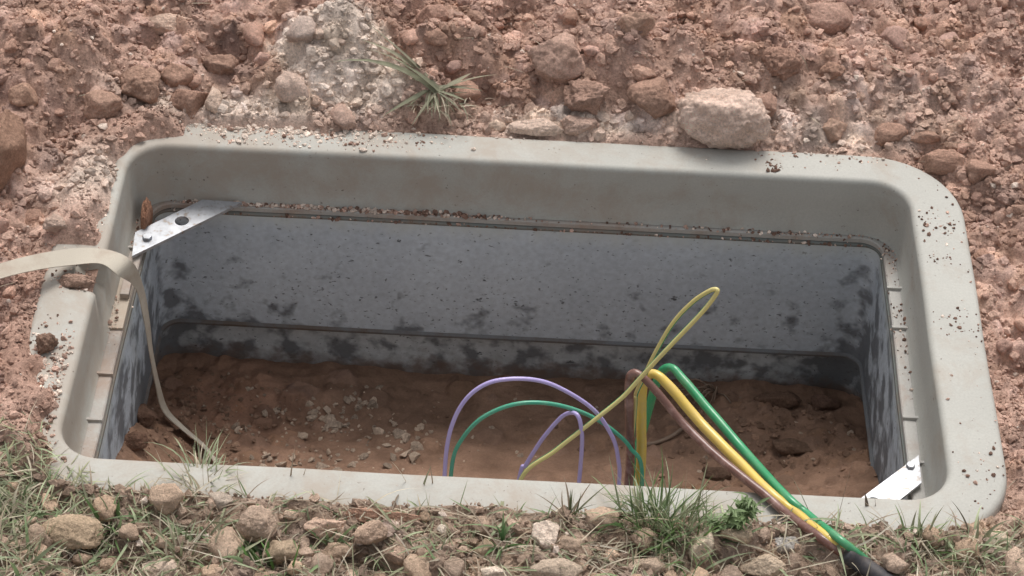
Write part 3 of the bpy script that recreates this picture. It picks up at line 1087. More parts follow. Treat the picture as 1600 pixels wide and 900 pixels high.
scatter(190, (-0.70, 0.70, 0.555, 0.93), 0.0062, 0.020, col_back, where_back, 'loose clods behind the box')
scatter(28, (-0.66, -0.53, -0.02, 0.55), 0.005, 0.014, col_back, 'small loose clod of reddish earth beside the left rim', 'loose clods beside the left rim')
scatter(26, (0.53, 0.64, -0.02, 0.55), 0.0045, 0.011, col_back, 'small loose clod of reddish earth beside the right rim', 'loose clods beside the right rim')
scatter(70, (-0.54, 0.56, -0.17, -0.055), 0.0075, 0.018, lambda x, y: np.array(TAN) * np.array([1, 1.03, 1.08]) * random.uniform(1.15, 1.9), where_front, 'small stones in front of the near rim', 'pebble', 'pebble')


# ------------------------------------------------------------------ crumbs: too many and too small to count
def crumbs(name, pts, rad, cols, sub=1, flat=0.75):
    """pts (n,3) resting points, one low-poly crumb each"""
    if sub == 0:
        V0 = np.array([(0, 0, 1), (0.9, 0, .1), (0.1, 0.95, 0), (-0.9, 0.1, -.1), (0, -0.95, 0.1), (0, 0, -1)], float)
        F0 = np.array([(0, 1, 2), (0, 2, 3), (0, 3, 4), (0, 4, 1), (5, 2, 1), (5, 3, 2), (5, 4, 3), (5, 1, 4)])
    else:
        V0, F0 = ICO[sub]
    n, m = len(pts), len(V0)
    jit = V0[None] * (1 + rng.normal(0, 0.24 if sub < 2 else 0.13, (n, m, 1)))
    sc = rng.uniform(0.65, 1.25, (n, 1, 3))
    sc[..., 2] *= flat
    jit = jit * sc
    a = rng.uniform(0, 6.283, n)
    b = rng.normal(0, 0.5, n)
    ca, sa, cb, sb = np.cos(a), np.sin(a), np.cos(b), np.sin(b)
    x, y, z = jit[..., 0], jit[..., 1], jit[..., 2]
    y, z = y * cb[:, None] - z * sb[:, None], y * sb[:, None] + z * cb[:, None]
    x, y = x * ca[:, None] - y * sa[:, None], x * sa[:, None] + y * ca[:, None]
    P = np.stack([x, y, z], -1) * np.asarray(rad)[:, None, None] + np.asarray(pts)[:, None, :]
    P[..., 2] += np.asarray(rad)[:, None] * 0.35
    F = (F0[None] + (np.arange(n) * m)[:, None, None]).reshape(-1, 3)
    C = np.repeat(np.asarray(cols), m, axis=0)
    return link(name, mesh_np(name, P.reshape(-1, 3), F, False, C), M_CRUMB)


def sample_field(A, x, y):
    i = np.clip(((x - fx[0]) / STEP).astype(int), 0, len(fx) - 1)
    j = np.clip(((y - fy[0]) / STEP).astype(int), 0, len(fy) - 1)
    return A[j, i]


n = 125000
x = rng.uniform(-0.73, 0.73, n)
y = rng.uniform(-0.20, 0.97, n)
so = rr_sdf(x, y, -OX, OX, OY0, OY1, 0.105)
dens = np.clip(0.55 + 0.9 * fbm2(x, y, 8, 3, 131), 0.08, 1)
keep = ((so > -0.004) | (sample_field(HF, x, y) > 0.003)) & (rng.uniform(0, 1, n) < dens)
x, y = x[keep], y[keep]
r = np.minimum(0.0011 * (1 - rng.uniform(0, 1, len(x))) ** -0.50, 0.0062)
z = sample_field(HF, x, y)
c = sample_field(CF, x, y) * rng.uniform(0.72, 1.15, (len(x), 1)) * 0.95
pk = rng.uniform(0, 1, len(x)) < 0.025
c[pk] = SOIL_PALE * rng.uniform(0.7, 1.05, (pk.sum(), 1))
o = crumbs('soil_crumbs', np.stack([x, y, z], -1), r, c, 1)
tag(o, 'fine crumbs of reddish earth covering the dug ground', 'soil crumbs', None, 'stuff')
n = 13000
x = rng.uniform(-0.72, 0.72, n)
y = rng.uniform(-0.19, 0.95, n)
keep = (rr_sdf(x, y, -OX, OX, OY0, OY1, 0.105) > 0.006) & (rng.uniform(0, 1, n) < np.clip(0.6 + 1.2 * fbm2(x, y, 10, 3, 133), 0.1, 1))
x, y = x[keep], y[keep]
r = np.minimum(0.0034 * (1 - rng.uniform(0, 1, len(x))) ** -0.42, 0.0095)
c = sample_field(CF, x, y) * rng.uniform(0.8, 1.05, (len(x), 1))
o = crumbs('soil_lumps', np.stack([x, y, sample_field(HF, x, y) - 0.5 * r], -1), r, c, 2)
tag(o, 'loose lumps of reddish earth too many to count around the box', 'soil lumps', None, 'stuff')

# grit on the rim, the ledge and the little step below it
pts, rad, cols = [], [], []


def add_grit(n, xf, zf, rlo=0.0006, rhi=0.0024, dark=0.4, pale=0.4):
    for _ in range(n):
        x, y = xf()
        si = float(rr_sdf(np.array(x), np.array(y), -HX, HX, Y0, Y1, 0.045))
        so = float(rr_sdf(np.array(x), np.array(y), -OX, OX, OY0, OY1, 0.105))
        z = zf
        if zf == 0 and (si < 0.008 or so > -0.004):
            continue
        if zf < 0 and si > -0.002:
            continue
        pts.append((x, y, z))
        rad.append(min(rlo * (1 - random.random()) ** -0.5, rhi))
        c = (SOIL_DARK * 0.55 if random.random() < dark else SOIL_RED * 0.9 if random.random() > pale else SOIL_PALE) * random.uniform(0.7, 1.2)
        cols.append(c)


def cluster(px, py, n, sx, sy, zf=0.0, **kw):
    p = on_z(px, py, zf)
    add_grit(n, lambda: (random.gauss(p[0], sx), random.gauss(p[1], sy)), zf, **kw)


U = random.uniform
add_grit(150, lambda: (U(-0.52, 0.52), U(-0.05, 0.55)), 0.0, rhi=0.002)
add_grit(60, lambda: (U(0.46, 0.52), U(-0.05, 0.52)), 0.0, rhi=0.0026)
cluster(450, 213, 330, 0.075, 0.014, rlo=0.00068, dark=0.15)
cluster(450, 203, 900, 0.085, 0.011, rlo=0.0009, rhi=0.004, dark=0.04, pale=0.9)
cluster(900, 212, 160, 0.08, 0.006, rlo=0.0007, dark=0.1, pale=0.8)
cluster(1210, 262, 40, 0.007, 0.008, rlo=0.00088, dark=1.0)
cluster(1460, 350, 60, 0.016, 0.02, rlo=0.00082, dark=0.7)
cluster(1470, 405, 16, 0.012, 0.006, rlo=0.00088, dark=0.9)
cluster(1495, 505, 45, 0.013, 0.012, rlo=0.00068, dark=0.8)
cluster(560, 226, 12, 0.01, 0.003, rlo=0.00095, dark=0.9)
cluster(657, 224, 10, 0.003, 0.003, rlo=0.00095, dark=0.9)
cluster(72, 545, 90, 0.014, 0.02, rlo=0.00082, dark=0.3)
cluster(62, 625, 800, 0.017, 0.045, rlo=0.00095, rhi=0.004, dark=0.15)
cluster(120, 350, 200, 0.02, 0.05, rlo=0.00082, dark=0.2)
cluster(130, 440, 80, 0.018, 0.008, rlo=0.00082, dark=0.3)
cluster(1530, 750, 40, 0.014, 0.03, rlo=0.00068, dark=0.6)
cluster(1300, 242, 120, 0.05, 0.012, rlo=0.00068, dark=0.3)
Lz = -D_REC
add_grit(420, lambda: (random.gauss(-0.27, 0.07), U(0.4915, 0.4975)), Lz + 0.0005, rlo=0.0009, rhi=0.003, dark=0.1, pale=0.7)
add_grit(160, lambda: (random.gauss(-0.10, 0.05), U(0.4905, 0.4975)), Lz + 0.0005, rlo=0.0011, rhi=0.004, dark=0.6)
add_grit(160, lambda: (U(-0.42, 0.42), U(0.4905, 0.4975)), Lz + 0.0005, rlo=0.0008, rhi=0.0028, dark=0.4)
cluster(440, 315, 420, 0.075, 0.003, Lz, rlo=0.00082, dark=0.15)
cluster(615, 324, 110, 0.008, 0.004, Lz, rlo=0.00109, rhi=0.0045, dark=0.7)
cluster(700, 330, 110, 0.022, 0.003, Lz, rlo=0.00095, dark=0.6)
cluster(215, 335, 120, 0.008, 0.035, Lz, rlo=0.00088, dark=0.4)
cluster(1395, 385, 110, 0.008, 0.022, Lz, rlo=0.00088, dark=0.4)
cluster(1250, 366, 110, 0.08, 0.003, Lz, rlo=0.00068, dark=0.5)
cluster(1410, 510, 60, 0.007, 0.06, Lz, rlo=0.00068, dark=0.6)
cluster(170, 490, 90, 0.008, 0.03, Lz + 0.005, rlo=0.00068, dark=0.1)
add_grit(260, lambda: (U(-0.43, 0.43), U(0.4872, 0.4912)), Lz - 0.011, rlo=0.00082, rhi=0.0032, dark=0.65)
o = crumbs('grit', np.array(pts), np.array(rad), np.array(cols), 1)
tag(o, 'dark and reddish grit scattered over the pale rim and ledge', 'grit', None, 'stuff')

# pale flakes on the damp soil bed
pts, rad, cols = [], [], []


def flakes(px, py, n, sx, sy, rlo, rhi, pal=1.0):
    for _ in range(n):
        q = hit_ground(random.gauss(px, sx), random.gauss(py, sy), 0, bed_z, -0.1, -0.42)
        if abs(q[0]) > 0.445 or q[1] > 0.478:
            continue
        pts.append((q[0], q[1], bed_z(q[0], q[1]) - 0.0014))
        rad.append(min(rlo * (1 - random.random()) ** -0.5, rhi))
        cols.append(np.array([0.50, 0.39, 0.30]) * random.uniform(0.5, 1.1) if random.random() < pal else np.array([0.26, 0.165, 0.115]) * random.uniform(0.6, 1.3))


flakes(475, 660, 120, 50, 34, 0.0016, 0.0065)
flakes(530, 665, 60, 22, 24, 0.0022, 0.0085)
flakes(625, 690, 50, 26, 24, 0.0020, 0.0085)
flakes(570, 630, 22, 12, 12, 0.0020, 0.006)
flakes(380, 670, 16, 14, 6, 0.0018, 0.006)
flakes(500, 725, 60, 60, 12, 0.0018, 0.007)
flakes(700, 660, 60, 150, 50, 0.0012, 0.004, 0.6)
flakes(1200, 670, 700, 110, 50, 0.0012, 0.0055, 0.04)
flakes(320, 650, 500, 80, 40, 0.0012, 0.005, 0.03)
flakes(800, 640, 260, 160, 40, 0.0010, 0.003, 0.1)
flakes(1230, 690, 160, 90, 50, 0.0014, 0.005, 0.15)
flakes(300, 640, 160, 60, 40, 0.0014, 0.005, 0.1)
o = crumbs('soil_flakes', np.array(pts), np.array(rad), np.array(cols), 1, 0.45)
tag(o, 'pale dry flakes scattered over the damp soil inside the box', 'soil flakes', None, 'stuff')


# ------------------------------------------------------------------ tubes and wires
def catmull(P, n):
    P = [np.asarray(p, float) for p in P]
    Q = [2 * P[0] - P[1]] + P + [2 * P[-1] - P[-2]]
    out = []
    for i in range(1, len(Q) - 2):
        for k in range(n):
            t = k / n
            a, b, c, d = Q[i - 1], Q[i], Q[i + 1], Q[i + 2]
            out.append(0.5 * ((2 * b) + (c - a) * t + (2 * a - 5 * b + 4 * c - d) * t * t + (3 * b - a - 3 * c + d) * t ** 3))
    out.append(P[-1])
    return np.array(out)


def tube(name, P, r, mat, mat2=None, seg=12, n=14, rads=None, stripe=3):
    C = catmull(P, n)
    C = C + min(0.0004, r * 0.1) * np.stack([fbm(C * 38 + 7 * q, 2, 200 + q) for q in range(3)], -1)      # hand-bent plastic is never a clean arc
    T = np.gradient(C, axis=0)
    T /= np.linalg.norm(T, axis=1, keepdims=True) + 1e-12
    u = np.cross(T[0], [0.3, 0.1, 1])
    u /= np.linalg.norm(u)
    V, F, mi = [], [], []
    org = C[0].copy()
    for i in range(len(C)):
        u = u - T[i] * (u @ T[i])
        u /= np.linalg.norm(u)
        w = np.cross(T[i], u)
        rr = r if rads is None else r * np.interp(i / (len(C) - 1), *rads)
        for k in range(seg):
            a = 2 * math.pi * k / seg
            V.append(C[i] + rr * (math.cos(a) * u + math.sin(a) * w) - org)
    for i in range(len(C) - 1):
        for k in range(seg):
            j = (k + 1) % seg
            F.append((i * seg + k, i * seg + j, (i + 1) * seg + j, (i + 1) * seg + k))
            mi.append(1 if (mat2 is not None and (k % seg) < stripe) else 0)
    caps = [len(V), len(V) + 1]
    V += [C[0] - org, C[-1] - org]
    F3 = [(caps[0], (k + 1) % seg, k, k) for k in range(seg)]
    m = bpy.data.meshes.new(name)
    b = (len(C) - 1) * seg
    faces = [tuple(f) for f in F] + [(caps[0], (k + 1) % seg, k) for k in range(seg)] + [(caps[1], b + k, b + (k + 1) % seg) for k in range(seg)]
    m.from_pydata([tuple(v) for v in V], [], faces)
    m.materials.append(mat)
    if mat2 is not None:
        m.materials.append(mat2)
    for i, p in enumerate(m.polygons):
        p.use_smooth = True
        if i < len(mi):
            p.material_index = mi[i]
    m.update()
    o = link(name, m)
    o.location = org
    return o


M_YEL = plastic('yellow_plastic', (0.66, 0.47, 0.10))
M_YEL2 = plastic('pale_yellow_plastic', (0.60, 0.52, 0.20), amt=0.25)
M_GRN = plastic('green_plastic', (0.035, 0.27, 0.115), amt=0.22)
M_GRN2 = plastic('teal_green_plastic', (0.05, 0.30, 0.19), amt=0.2)
M_BRN = plastic('brown_plastic', (0.15, 0.07, 0.052), (0.46, 0.30, 0.26), 0.62)
M_PUR = plastic('violet_plastic', (0.40, 0.33, 0.60), (0.5, 0.43, 0.5), 0.3)
M_BLK = plastic('black_sleeve', (0.035, 0.035, 0.04), (0.25, 0.19, 0.15), 0.35, 0.6)


def Y(px, py, y):
    return on_y(px, py, y)


def deep(p, z=-0.34, dx=0.0, dy=0.0):
    return np.array([p[0] + dx, p[1] + dy, z])


def rest_z(x, y):
    return max(ground_z(x, y), 0.001 if rr_sdf(np.array(x), np.array(y), -OX, OX, OY0, OY1, 0.105) < 0.004 else -1)


def ongr(px, py, lift):
    p = hit_ground(px, py, lift, rest_z)
    return np.array([p[0], p[1], p[2]])


# thick tubes: up out of the box, bent sharply, over the near rim and out to the black sleeve
b0 = Y(984, 735, 0.115)
tube_b = tube('conduit_tube', [deep(b0, -0.30), b0, Y(983, 660, 0.118), Y(983, 605, 0.12), Y(987, 585, 0.117), Y(1000, 586, 0.112), Y(1026, 612, 0.100), Y(1066, 660, 0.075), Y(1120, 713, 0.035), on_z(1188, 767, 0.008), ongr(1230, 803, 0.010), ongr(1284, 842, 0.010), ongr(1338, 879, 0.009)], 0.0046, M_BRN, rads=([0, .3, .37, .42, .5, 1], [1.1, 1.1, 1.05, .9, .95, 1.1]))
tag(tube_b, 'thick brown plastic tube kinked and laid over the near rim', 'tube')
y0 = Y(1001, 730, 0.13)
tube_y = tube('conduit_tube', [deep(y0, -0.30), y0, Y(1002, 660, 0.135), Y(1003, 610, 0.14), Y(1010, 588, 0.14), Y(1026, 585, 0.135), Y(1048, 606, 0.122), Y(1094, 660, 0.09), Y(1146, 713, 0.045), on_z(1203, 770, 0.008), ongr(1243, 801, 0.007), ongr(1294, 841, 0.005), ongr(1346, 879, 0.006)], 0.0056, M_YEL, rads=([0, .3, .37, .42, .5, .75, 1], [1, 1, .95, .85, 1, 1, .7]))
tag(tube_y, 'thick yellow plastic tube kinked between the brown and green tubes', 'tube')
g0 = Y(988, 740, 0.165)
tube_g = tube('conduit_tube', [deep(g0, -0.30), g0, Y(1008, 660, 0.185), Y(1024, 604, 0.19), Y(1034, 580, 0.188), Y(1050, 575, 0.18), Y(1068, 594, 0.165), Y(1125, 660, 0.115), Y(1172, 715, 0.068), on_z(1226, 773, 0.008), ongr(1264, 806, 0.009), ongr(1312, 843, 0.010), ongr(1356, 877, 0.009)], 0.0050, M_GRN, rads=([0, .3, .37, .42, .5, .7, 1], [1, 1, .95, .85, 1, 1, .8]))
tag(tube_g, 'thick green plastic tube kinked and laid over the near rim', 'tube')
sl = tube('sleeve', [ongr(1320, 864, 0.009), ongr(1343, 880, 0.009), ongr(1372, 900, 0.009), ongr(1405, 923, 0.008)], 0.0095, M_BLK, seg=16, rads=([0, .06, .9, 1], [.86, 1, 1, .9]))
tag(sl, 'black sleeve binding the ends of the three thick tubes', 'sleeve')

# thin wires
w = tube('wire', [deep(Y(815, 747, 0.07), -0.30, -0.02), deep(Y(815, 747, 0.07), -0.14, -0.004), Y(817, 743, 0.07), Y(870, 702, 0.08), Y(930, 655, 0.092), Y(972, 621, 0.1), Y(1006, 584, 0.105), Y(1050, 537, 0.112), Y(1095, 490, 0.12), Y(1117, 462, 0.125), Y(1120, 453, 0.127), Y(1108, 455, 0.13), Y(1080, 474, 0.135), Y(1048, 510, 0.135), Y(1022, 555, 0.132), Y(1006, 590, 0.13), Y(993, 618, 0.128), Y(991, 650, 0.125), deep(Y(993, 700, 0.122), -0.28)], 0.0025, M_YEL2, M_GRN, seg=10, stripe=2)
tag(w, 'thin yellow wire with a green stripe looped high above the tubes', 'wire')
w = tube('wire', [deep(Y(695, 742, 0.07), -0.30), deep(Y(695, 742, 0.07), -0.15), Y(695, 735, 0.07), Y(703, 675, 0.075), Y(724, 629, 0.08), Y(757, 601, 0.085), Y(800, 592, 0.09), Y(848, 596, 0.095), Y(895, 617, 0.098), Y(932, 645, 0.1), Y(957, 683, 0.1), Y(966, 718, 0.1), deep(Y(968, 752, 0.1), -0.12), deep(Y(968, 752, 0.1), -0.28)], 0.0023, M_PUR, seg=10)
tag(w, 'violet wire arching in a wide loop left of the tubes', 'wire')
w = tube('wire', [deep(Y(905, 750, 0.085), -0.30), deep(Y(905, 750, 0.085), -0.12), Y(909, 700, 0.085), Y(908, 668, 0.088), Y(903, 650, 0.094), Y(893, 645, 0.102), Y(876, 653, 0.11), Y(846, 688, 0.115), Y(822, 726, 0.118), Y(812, 744, 0.118), deep(Y(805, 760, 0.118), -0.28, -0.01)], 0.0023, M_PUR, seg=10)
tag(w, 'second violet wire standing upright under the wide violet loop', 'wire')
w = tube('wire', [deep(Y(704, 742, 0.085), -0.30), deep(Y(704, 742, 0.085), -0.15), Y(707, 722, 0.085), Y(722, 686, 0.088), Y(752, 654, 0.092), Y(795, 634, 0.096), Y(840, 629, 0.1), Y(888, 637, 0.104), Y(930, 654, 0.106), Y(962, 676, 0.106), Y(985, 700, 0.104), deep(Y(1000, 722, 0.102), -0.10, 0.004), deep(Y(1004, 730, 0.1), -0.28, 0.006)], 0.0023, M_GRN2, seg=10)
tag(w, 'thin green wire arching under the violet loop', 'wire')

# a bare root and a brown twig on the soil bed
q = [hit_ground(a, b, 0.004, bed_z, -0.1, -0.42) for a, b in ((1008, 695), (1030, 690), (1052, 680), (1068, 668))]
M_ROOT = plastic('root', (0.20, 0.14, 0.10), (0.3, 0.22, 0.16), 0.5, 0.8)
tag(tube('root', q, 0.0026, M_ROOT, seg=7, n=8), 'thin brown root on the soil behind the tubes', 'root')
q0 = hit_ground(1120, 615, 0.004, bed_z, -0.1, -0.42)
V, Fq = [], []
root2 = tag(link('root_clump', None, loc=tuple(q0)), 'dark tangled clump of roots against the back wall inside the box', 'roots')
for k in range(14):
    a = random.uniform(0, 6.28)
    l = random.uniform(0.015, 0.045)
    p1 = np.array([math.cos(a) * l * 0.5 * 1.4, -abs(math.sin(a)) * l * 0.5, random.uniform(0.008, 0.025)])
    p2 = np.array([math.cos(a) * l * 1.4, -abs(math.sin(a)) * l, random.uniform(-0.004, 0.012)])
    t = tube('rootlet', [np.zeros(3), p1, p2], 0.0011, M_ROOT, seg=5, n=5)
    t.parent = root2
    t.location = (0, 0, 0)


# ------------------------------------------------------------------ cream webbing strap
def ribbon(name, pts, widths, mat, th=0.0012, n=12):
    C = catmull(pts, n)
    W = catmull(widths, n)
    T = np.gradient(C, axis=0)
    T /= np.linalg.norm(T, axis=1, keepdims=True)
    V = []
    for i in range(len(C)):
        nn = np.cross(T[i], W[i])
        nn /= np.linalg.norm(nn) + 1e-12
        cup = 0.0
        for sgn in (-1, 1):
            V.append(C[i] + W[i] * 0.5 * sgn + nn * th / 2)
        for sgn in (1, -1):
            V.append(C[i] + W[i] * 0.5 * sgn - nn * th / 2)
    F = []
    for i in range(len(C) - 1):
        for k in range(4):
            j = (k + 1) % 4
            F.append((i * 4 + k, i * 4 + j, (i + 1) * 4 + j, (i + 1) * 4 + k))
    F += [(3, 2, 1, 0), tuple(4 * (len(C) - 1) + k for k in range(4))]
    org = C[0].copy()
    return link(name, mesh_np(name, np.array(V) - org, np.array(F), False), mat, loc=tuple(org))


def wv(px, py, qx, qy, y=0.3, dy=0.0):
    a, b = on_y(px, py, y), on_y(qx, qy, y + dy)
    return b - a


sp = [on_z(-60, 447, 0.038), on_z(0, 424, 0.036), on_z(60, 409, 0.028), on_z(120, 401, 0.016), on_z(165, 402, 0.010), on_z(196, 420, 0.002)]
wd = [np.array([0.003, 0.026, 0.002])] * 4 + [np.array([0.006, 0.024, -0.001]), np.array([0.012, 0.020, 0.004])]
yy = 0.315
for (a, b, y_, ww) in ((218, 450, 0.305, (0.006, 0.013, -0.010)), (229, 500, 0.312, (0.003, 0.014, -0.013)), (236, 550, 0.325, (0.0008, 0.015, -0.014)), (246, 600, 0.34, (0.002, 0.014, -0.013)), (258, 640, 0.345, (0.004, 0.014, -0.012))):
    sp.append(on_y(a, b, y_))
    wd.append(np.array(ww))
for (a, b, ww) in ((285, 668, (0.002, 0.014, -0.012)), (318, 696, (0.001, 0.014, -0.014)), (338, 722, (0.001, 0.014, -0.014))):
    q = hit_ground(a, b, 0.012, bed_z, -0.1, -0.42)
    sp.append(q)
    wd.append(np.array(ww))
st = ribbon('pull_strap', sp, wd, M_CLOTH)
tag(st, 'cream flat webbing strap draped over the left rim into the box', 'strap')


# ------------------------------------------------------------------ grass and straw
def blades(name, specs, mat=M_GRASS, origin=(0, 0, 0)):
    """specs: (root, tip direction, length, width, droop, colour)"""
    V, F, C = [], [], []
    org = np.asarray(origin, float)
    S = 6
    for (root, d, L, wdt, droop, colr) in specs:
        d = np.asarray(d, float)
        d = d / (np.linalg.norm(d) + 1e-9)
        side = np.cross(d, [0.0, 0.0, 1.0]) + np.array([random.gauss(0, .4), random.gauss(0, .4), random.gauss(0, .2)])
        side -= d * (side @ d)
        side /= np.linalg.norm(side) + 1e-9
        b0 = len(V)
        p = np.asarray(root, float).copy()
        dd = d.copy()
        kink = random.gauss(0, 0.45)
        for s in range(S + 1):
            t = s / S
            wl = wdt * (1 - t ** 2.2) * (0.7 + 0.6 * min(t * 3, 1) * 0.5)
            nn = np.cross(dd, side)
            V.append(p - side * wl / 2 - org)
            V.append(p + nn * wl * 0.18 - org)
            V.append(p + side * wl / 2 - org)
            cc = np.asarray(colr) * (0.9 + 0.25 * t)
            C += [cc, cc, cc]
            dd = dd + np.array([0, 0, -droop / S]) + side * kink / S
            dd /= np.linalg.norm(dd)
            p = p + dd * L / S
        for s in range(S):
            a = b0 + s * 3
            F.append((a, a + 1, a + 4, a + 3))
            F.append((a + 1, a + 2, a + 5, a + 4))
    o = link(name, mesh_np(name, np.array(V), np.array(F), True, np.array(C)), mat, loc=tuple(org))
    return o


GREEN, LGREEN, OLIVE, STRAW, DRY = (0.19, 0.255, 0.125), (0.36, 0.41, 0.25), (0.27, 0.275, 0.17), (0.50, 0.44, 0.33), (0.34, 0.27, 0.20)


def tint(c, s=0.2):
    v = random.uniform(1 - s, 1 + s)
    return np.array(c) * v


def tuft(px, py, nb, L, wdt, spread, colr, label, up=1.0, lean=(0, 0), name='grass_tuft', rr=0.006, cat='grass tuft', droop=(0.3, 2.2)):
    p = hit_ground(px, py, 0.0)
    sp_ = []
    for _ in range(nb):
        a = random.uniform(0, 6.283)
        rad_ = rr * 1.5 * random.random()
        d = (math.cos(a) * spread * random.random() + lean[0], math.sin(a) * spread * random.random() + lean[1], up)
        x, y = p[0] + rad_ * math.cos(a), p[1] + rad_ * math.sin(a)
        sp_.append(((x, y, ground_z(x, y) - 0.002), d, L * random.uniform(0.45, 1.05), wdt * random.uniform(0.6, 1.2), random.uniform(*droop), tint(random.choice(colr))))
    o = blades(name, sp_, origin=p)
    tag(o, label, cat)
    return o


# the uprooted grass behind the far rim: long grey-green blades thrown across the soil
GREYG = (0.24, 0.24, 0.16)
p = hit_ground(680, 150, 0.0)
sp_ = []
for (tx, ty, wdt) in ((556, 34, 0.0075), (575, 60, 0.006), (600, 92, 0.008), (612, 84, 0.005), (612, 200, 0.006), (640, 185, 0.003), (740, 128, 0.006), (770, 122, 0.004), (720, 170, 0.004), (700, 190, 0.003), (650, 190, 0.003), (740, 160, 0.003), (668, 180, 0.002), (682, 195, 0.002), (715, 192, 0.002), (560, 55, 0.004), (590, 75, 0.006), (630, 110, 0.007), (650, 130, 0.006), (725, 150, 0.003), (640, 205, 0.004), (665, 200, 0.003), (700, 200, 0.003), (735, 185, 0.003), (755, 150, 0.003)):
    q = hit_ground(tx, ty, 0.022)
    d = q - p
    L = np.linalg.norm(d)
    sp_.append((p + np.array([random.gauss(0, .004), random.gauss(0, .003), 0.012]), d / L + np.array([0, 0, 0.26]), L * 1.05, wdt * 1.1, 0.55, tint(random.choice((GREYG, GREYG, (0.27, 0.255, 0.175), STRAW)), 0.15)))
for _ in range(60):
    a = random.uniform(0, 6.28)
    sp_.append((p + np.array([random.gauss(0.008, .018), random.gauss(-0.012, .012), 0.002]), (math.cos(a), math.sin(a) - 0.2, random.uniform(-0.1, 0.35)), random.uniform(0.012, 0.04), 0.0016, 0.8, tint(random.choice((DRY, STRAW, GREYG)))))
o = blades('grass_tuft', sp_, origin=p)
tag(o, 'uprooted grey green grass clump lying on the soil behind the far rim', 'grass tuft')

tuft(312, 764, 80, 0.070, 0.0024, 0.8, ((0.42, 0.46, 0.31), LGREEN, (0.36, 0.41, 0.26), STRAW), 'pale green grass tuft standing before the left end of the near rim', lean=(-0.05, 0.15), rr=0.013)
tuft(890, 808, 15, 0.058, 0.0028, 1.1, ((0.13, 0.15, 0.075), OLIVE, DRY), 'sparse stemmy weed with spreading stalks before the middle of the near rim', rr=0.004, droop=(0.0, 0.4))
tuft(1020, 825, 140, 0.075, 0.0023, 0.75, (GREEN, LGREEN, OLIVE, (0.12, 0.20, 0.07)), 'bushy green grass tuft left of where the tubes cross the rim', rr=0.022)
tuft(1065, 838, 110, 0.065, 0.0023, 0.9, (LGREEN, OLIVE, (0.14, 0.22, 0.08)), 'light green grass tuft beside the narrow upright tan stone', rr=0.018)
tuft(1440, 866, 45, 0.048, 0.003, 0.8, (LGREEN, OLIVE, (0.16, 0.24, 0.09)), 'green grass tuft right of the black sleeve', rr=0.02)
tuft(1530, 866, 60, 0.045, 0.0032, 0.9, (LGREEN, OLIVE, STRAW), 'short yellow green grass tuft by the pale lump at near right', rr=0.022)
tuft(415, 890, 22, 0.060, 0.0055, 0.9, (GREEN, (0.10, 0.19, 0.05)), 'broad bladed green grass tuft at the bottom edge, left of middle', rr=0.014, lean=(-0.4, 0.1))
tuft(785, 848, 22, 0.034, 0.0042, 1.2, (GREEN, (0.09, 0.17, 0.06)), 'small dark green tuft among the stones left of the upright pale stone', rr=0.010)
tuft(175, 828, 18, 0.045, 0.0040, 0.9, (GREEN, (0.12, 0.19, 0.07)), 'dark green tuft right of the rounded tan stone', rr=0.008)
tuft(20, 815, 70, 0.046, 0.0036, 1.1, (OLIVE, LGREEN, STRAW, GREEN), 'mixed green and straw grass tuft at the near left edge', rr=0.035)
tuft(40, 890, 50, 0.050, 0.0040, 1.1, (GREEN, OLIVE, LGREEN), 'green grass tuft in the bottom left corner', rr=0.035)
tuft(290, 872, 60, 0.055, 0.0030, 1.2, (OLIVE, STRAW, LGREEN), 'straw coloured grass tuft above the pale stone at the bottom edge', rr=0.02)
tuft(520, 846, 14, 0.035, 0.0040, 1.0, ((0.13, 0.20, 0.09), GREEN), 'bluish green tuft between the stones left of middle', rr=0.006)

# leafy sprig: short broad leaves on stalks
p = hit_ground(1130, 832, 0.0)
plant = tag(link('leafy_weed', None, loc=tuple(p)), 'leafy green weed with fine feathery leaves beside the brown tube', 'weed')
for k in range(9):
    a = random.uniform(-2.4, 0.8)
    L = random.uniform(0.025, 0.055)
    d = np.array([math.cos(a) * 0.9 - 0.2, math.sin(a) * 0.3 + 0.1, 0.9])
    d /= np.linalg.norm(d)
    s = tube('stem', [np.zeros(3), d * L * 0.5 + np.array([0, 0, .003]), d * L], 0.0009, M_GRASS, seg=5, n=5)
    s.data.color_attributes.new('col', 'FLOAT_COLOR', 'POINT').data.foreach_set('color', np.tile([0.13, 0.18, 0.07, 1], len(s.data.vertices)).astype(np.float32))
    s.parent = plant
    s.location = (0, 0, 0)
    lf = []
    for t in np.linspace(0.25, 1.0, 12):
        for sd in (-1, 1):
            b = random.uniform(0, 6.28)
            lf.append((d * L * t, (math.cos(b), math.sin(b), 0.35), random.uniform(0.008, 0.017), random.uniform(0.0022, 0.0042), 0.6, tint(random.choice(((0.18, 0.25, 0.11), (0.24, 0.32, 0.16), (0.15, 0.21, 0.09))))))
    l = blades('leaf_spray', lf)
    l.parent = plant
    l.location = (0, 0, 0)

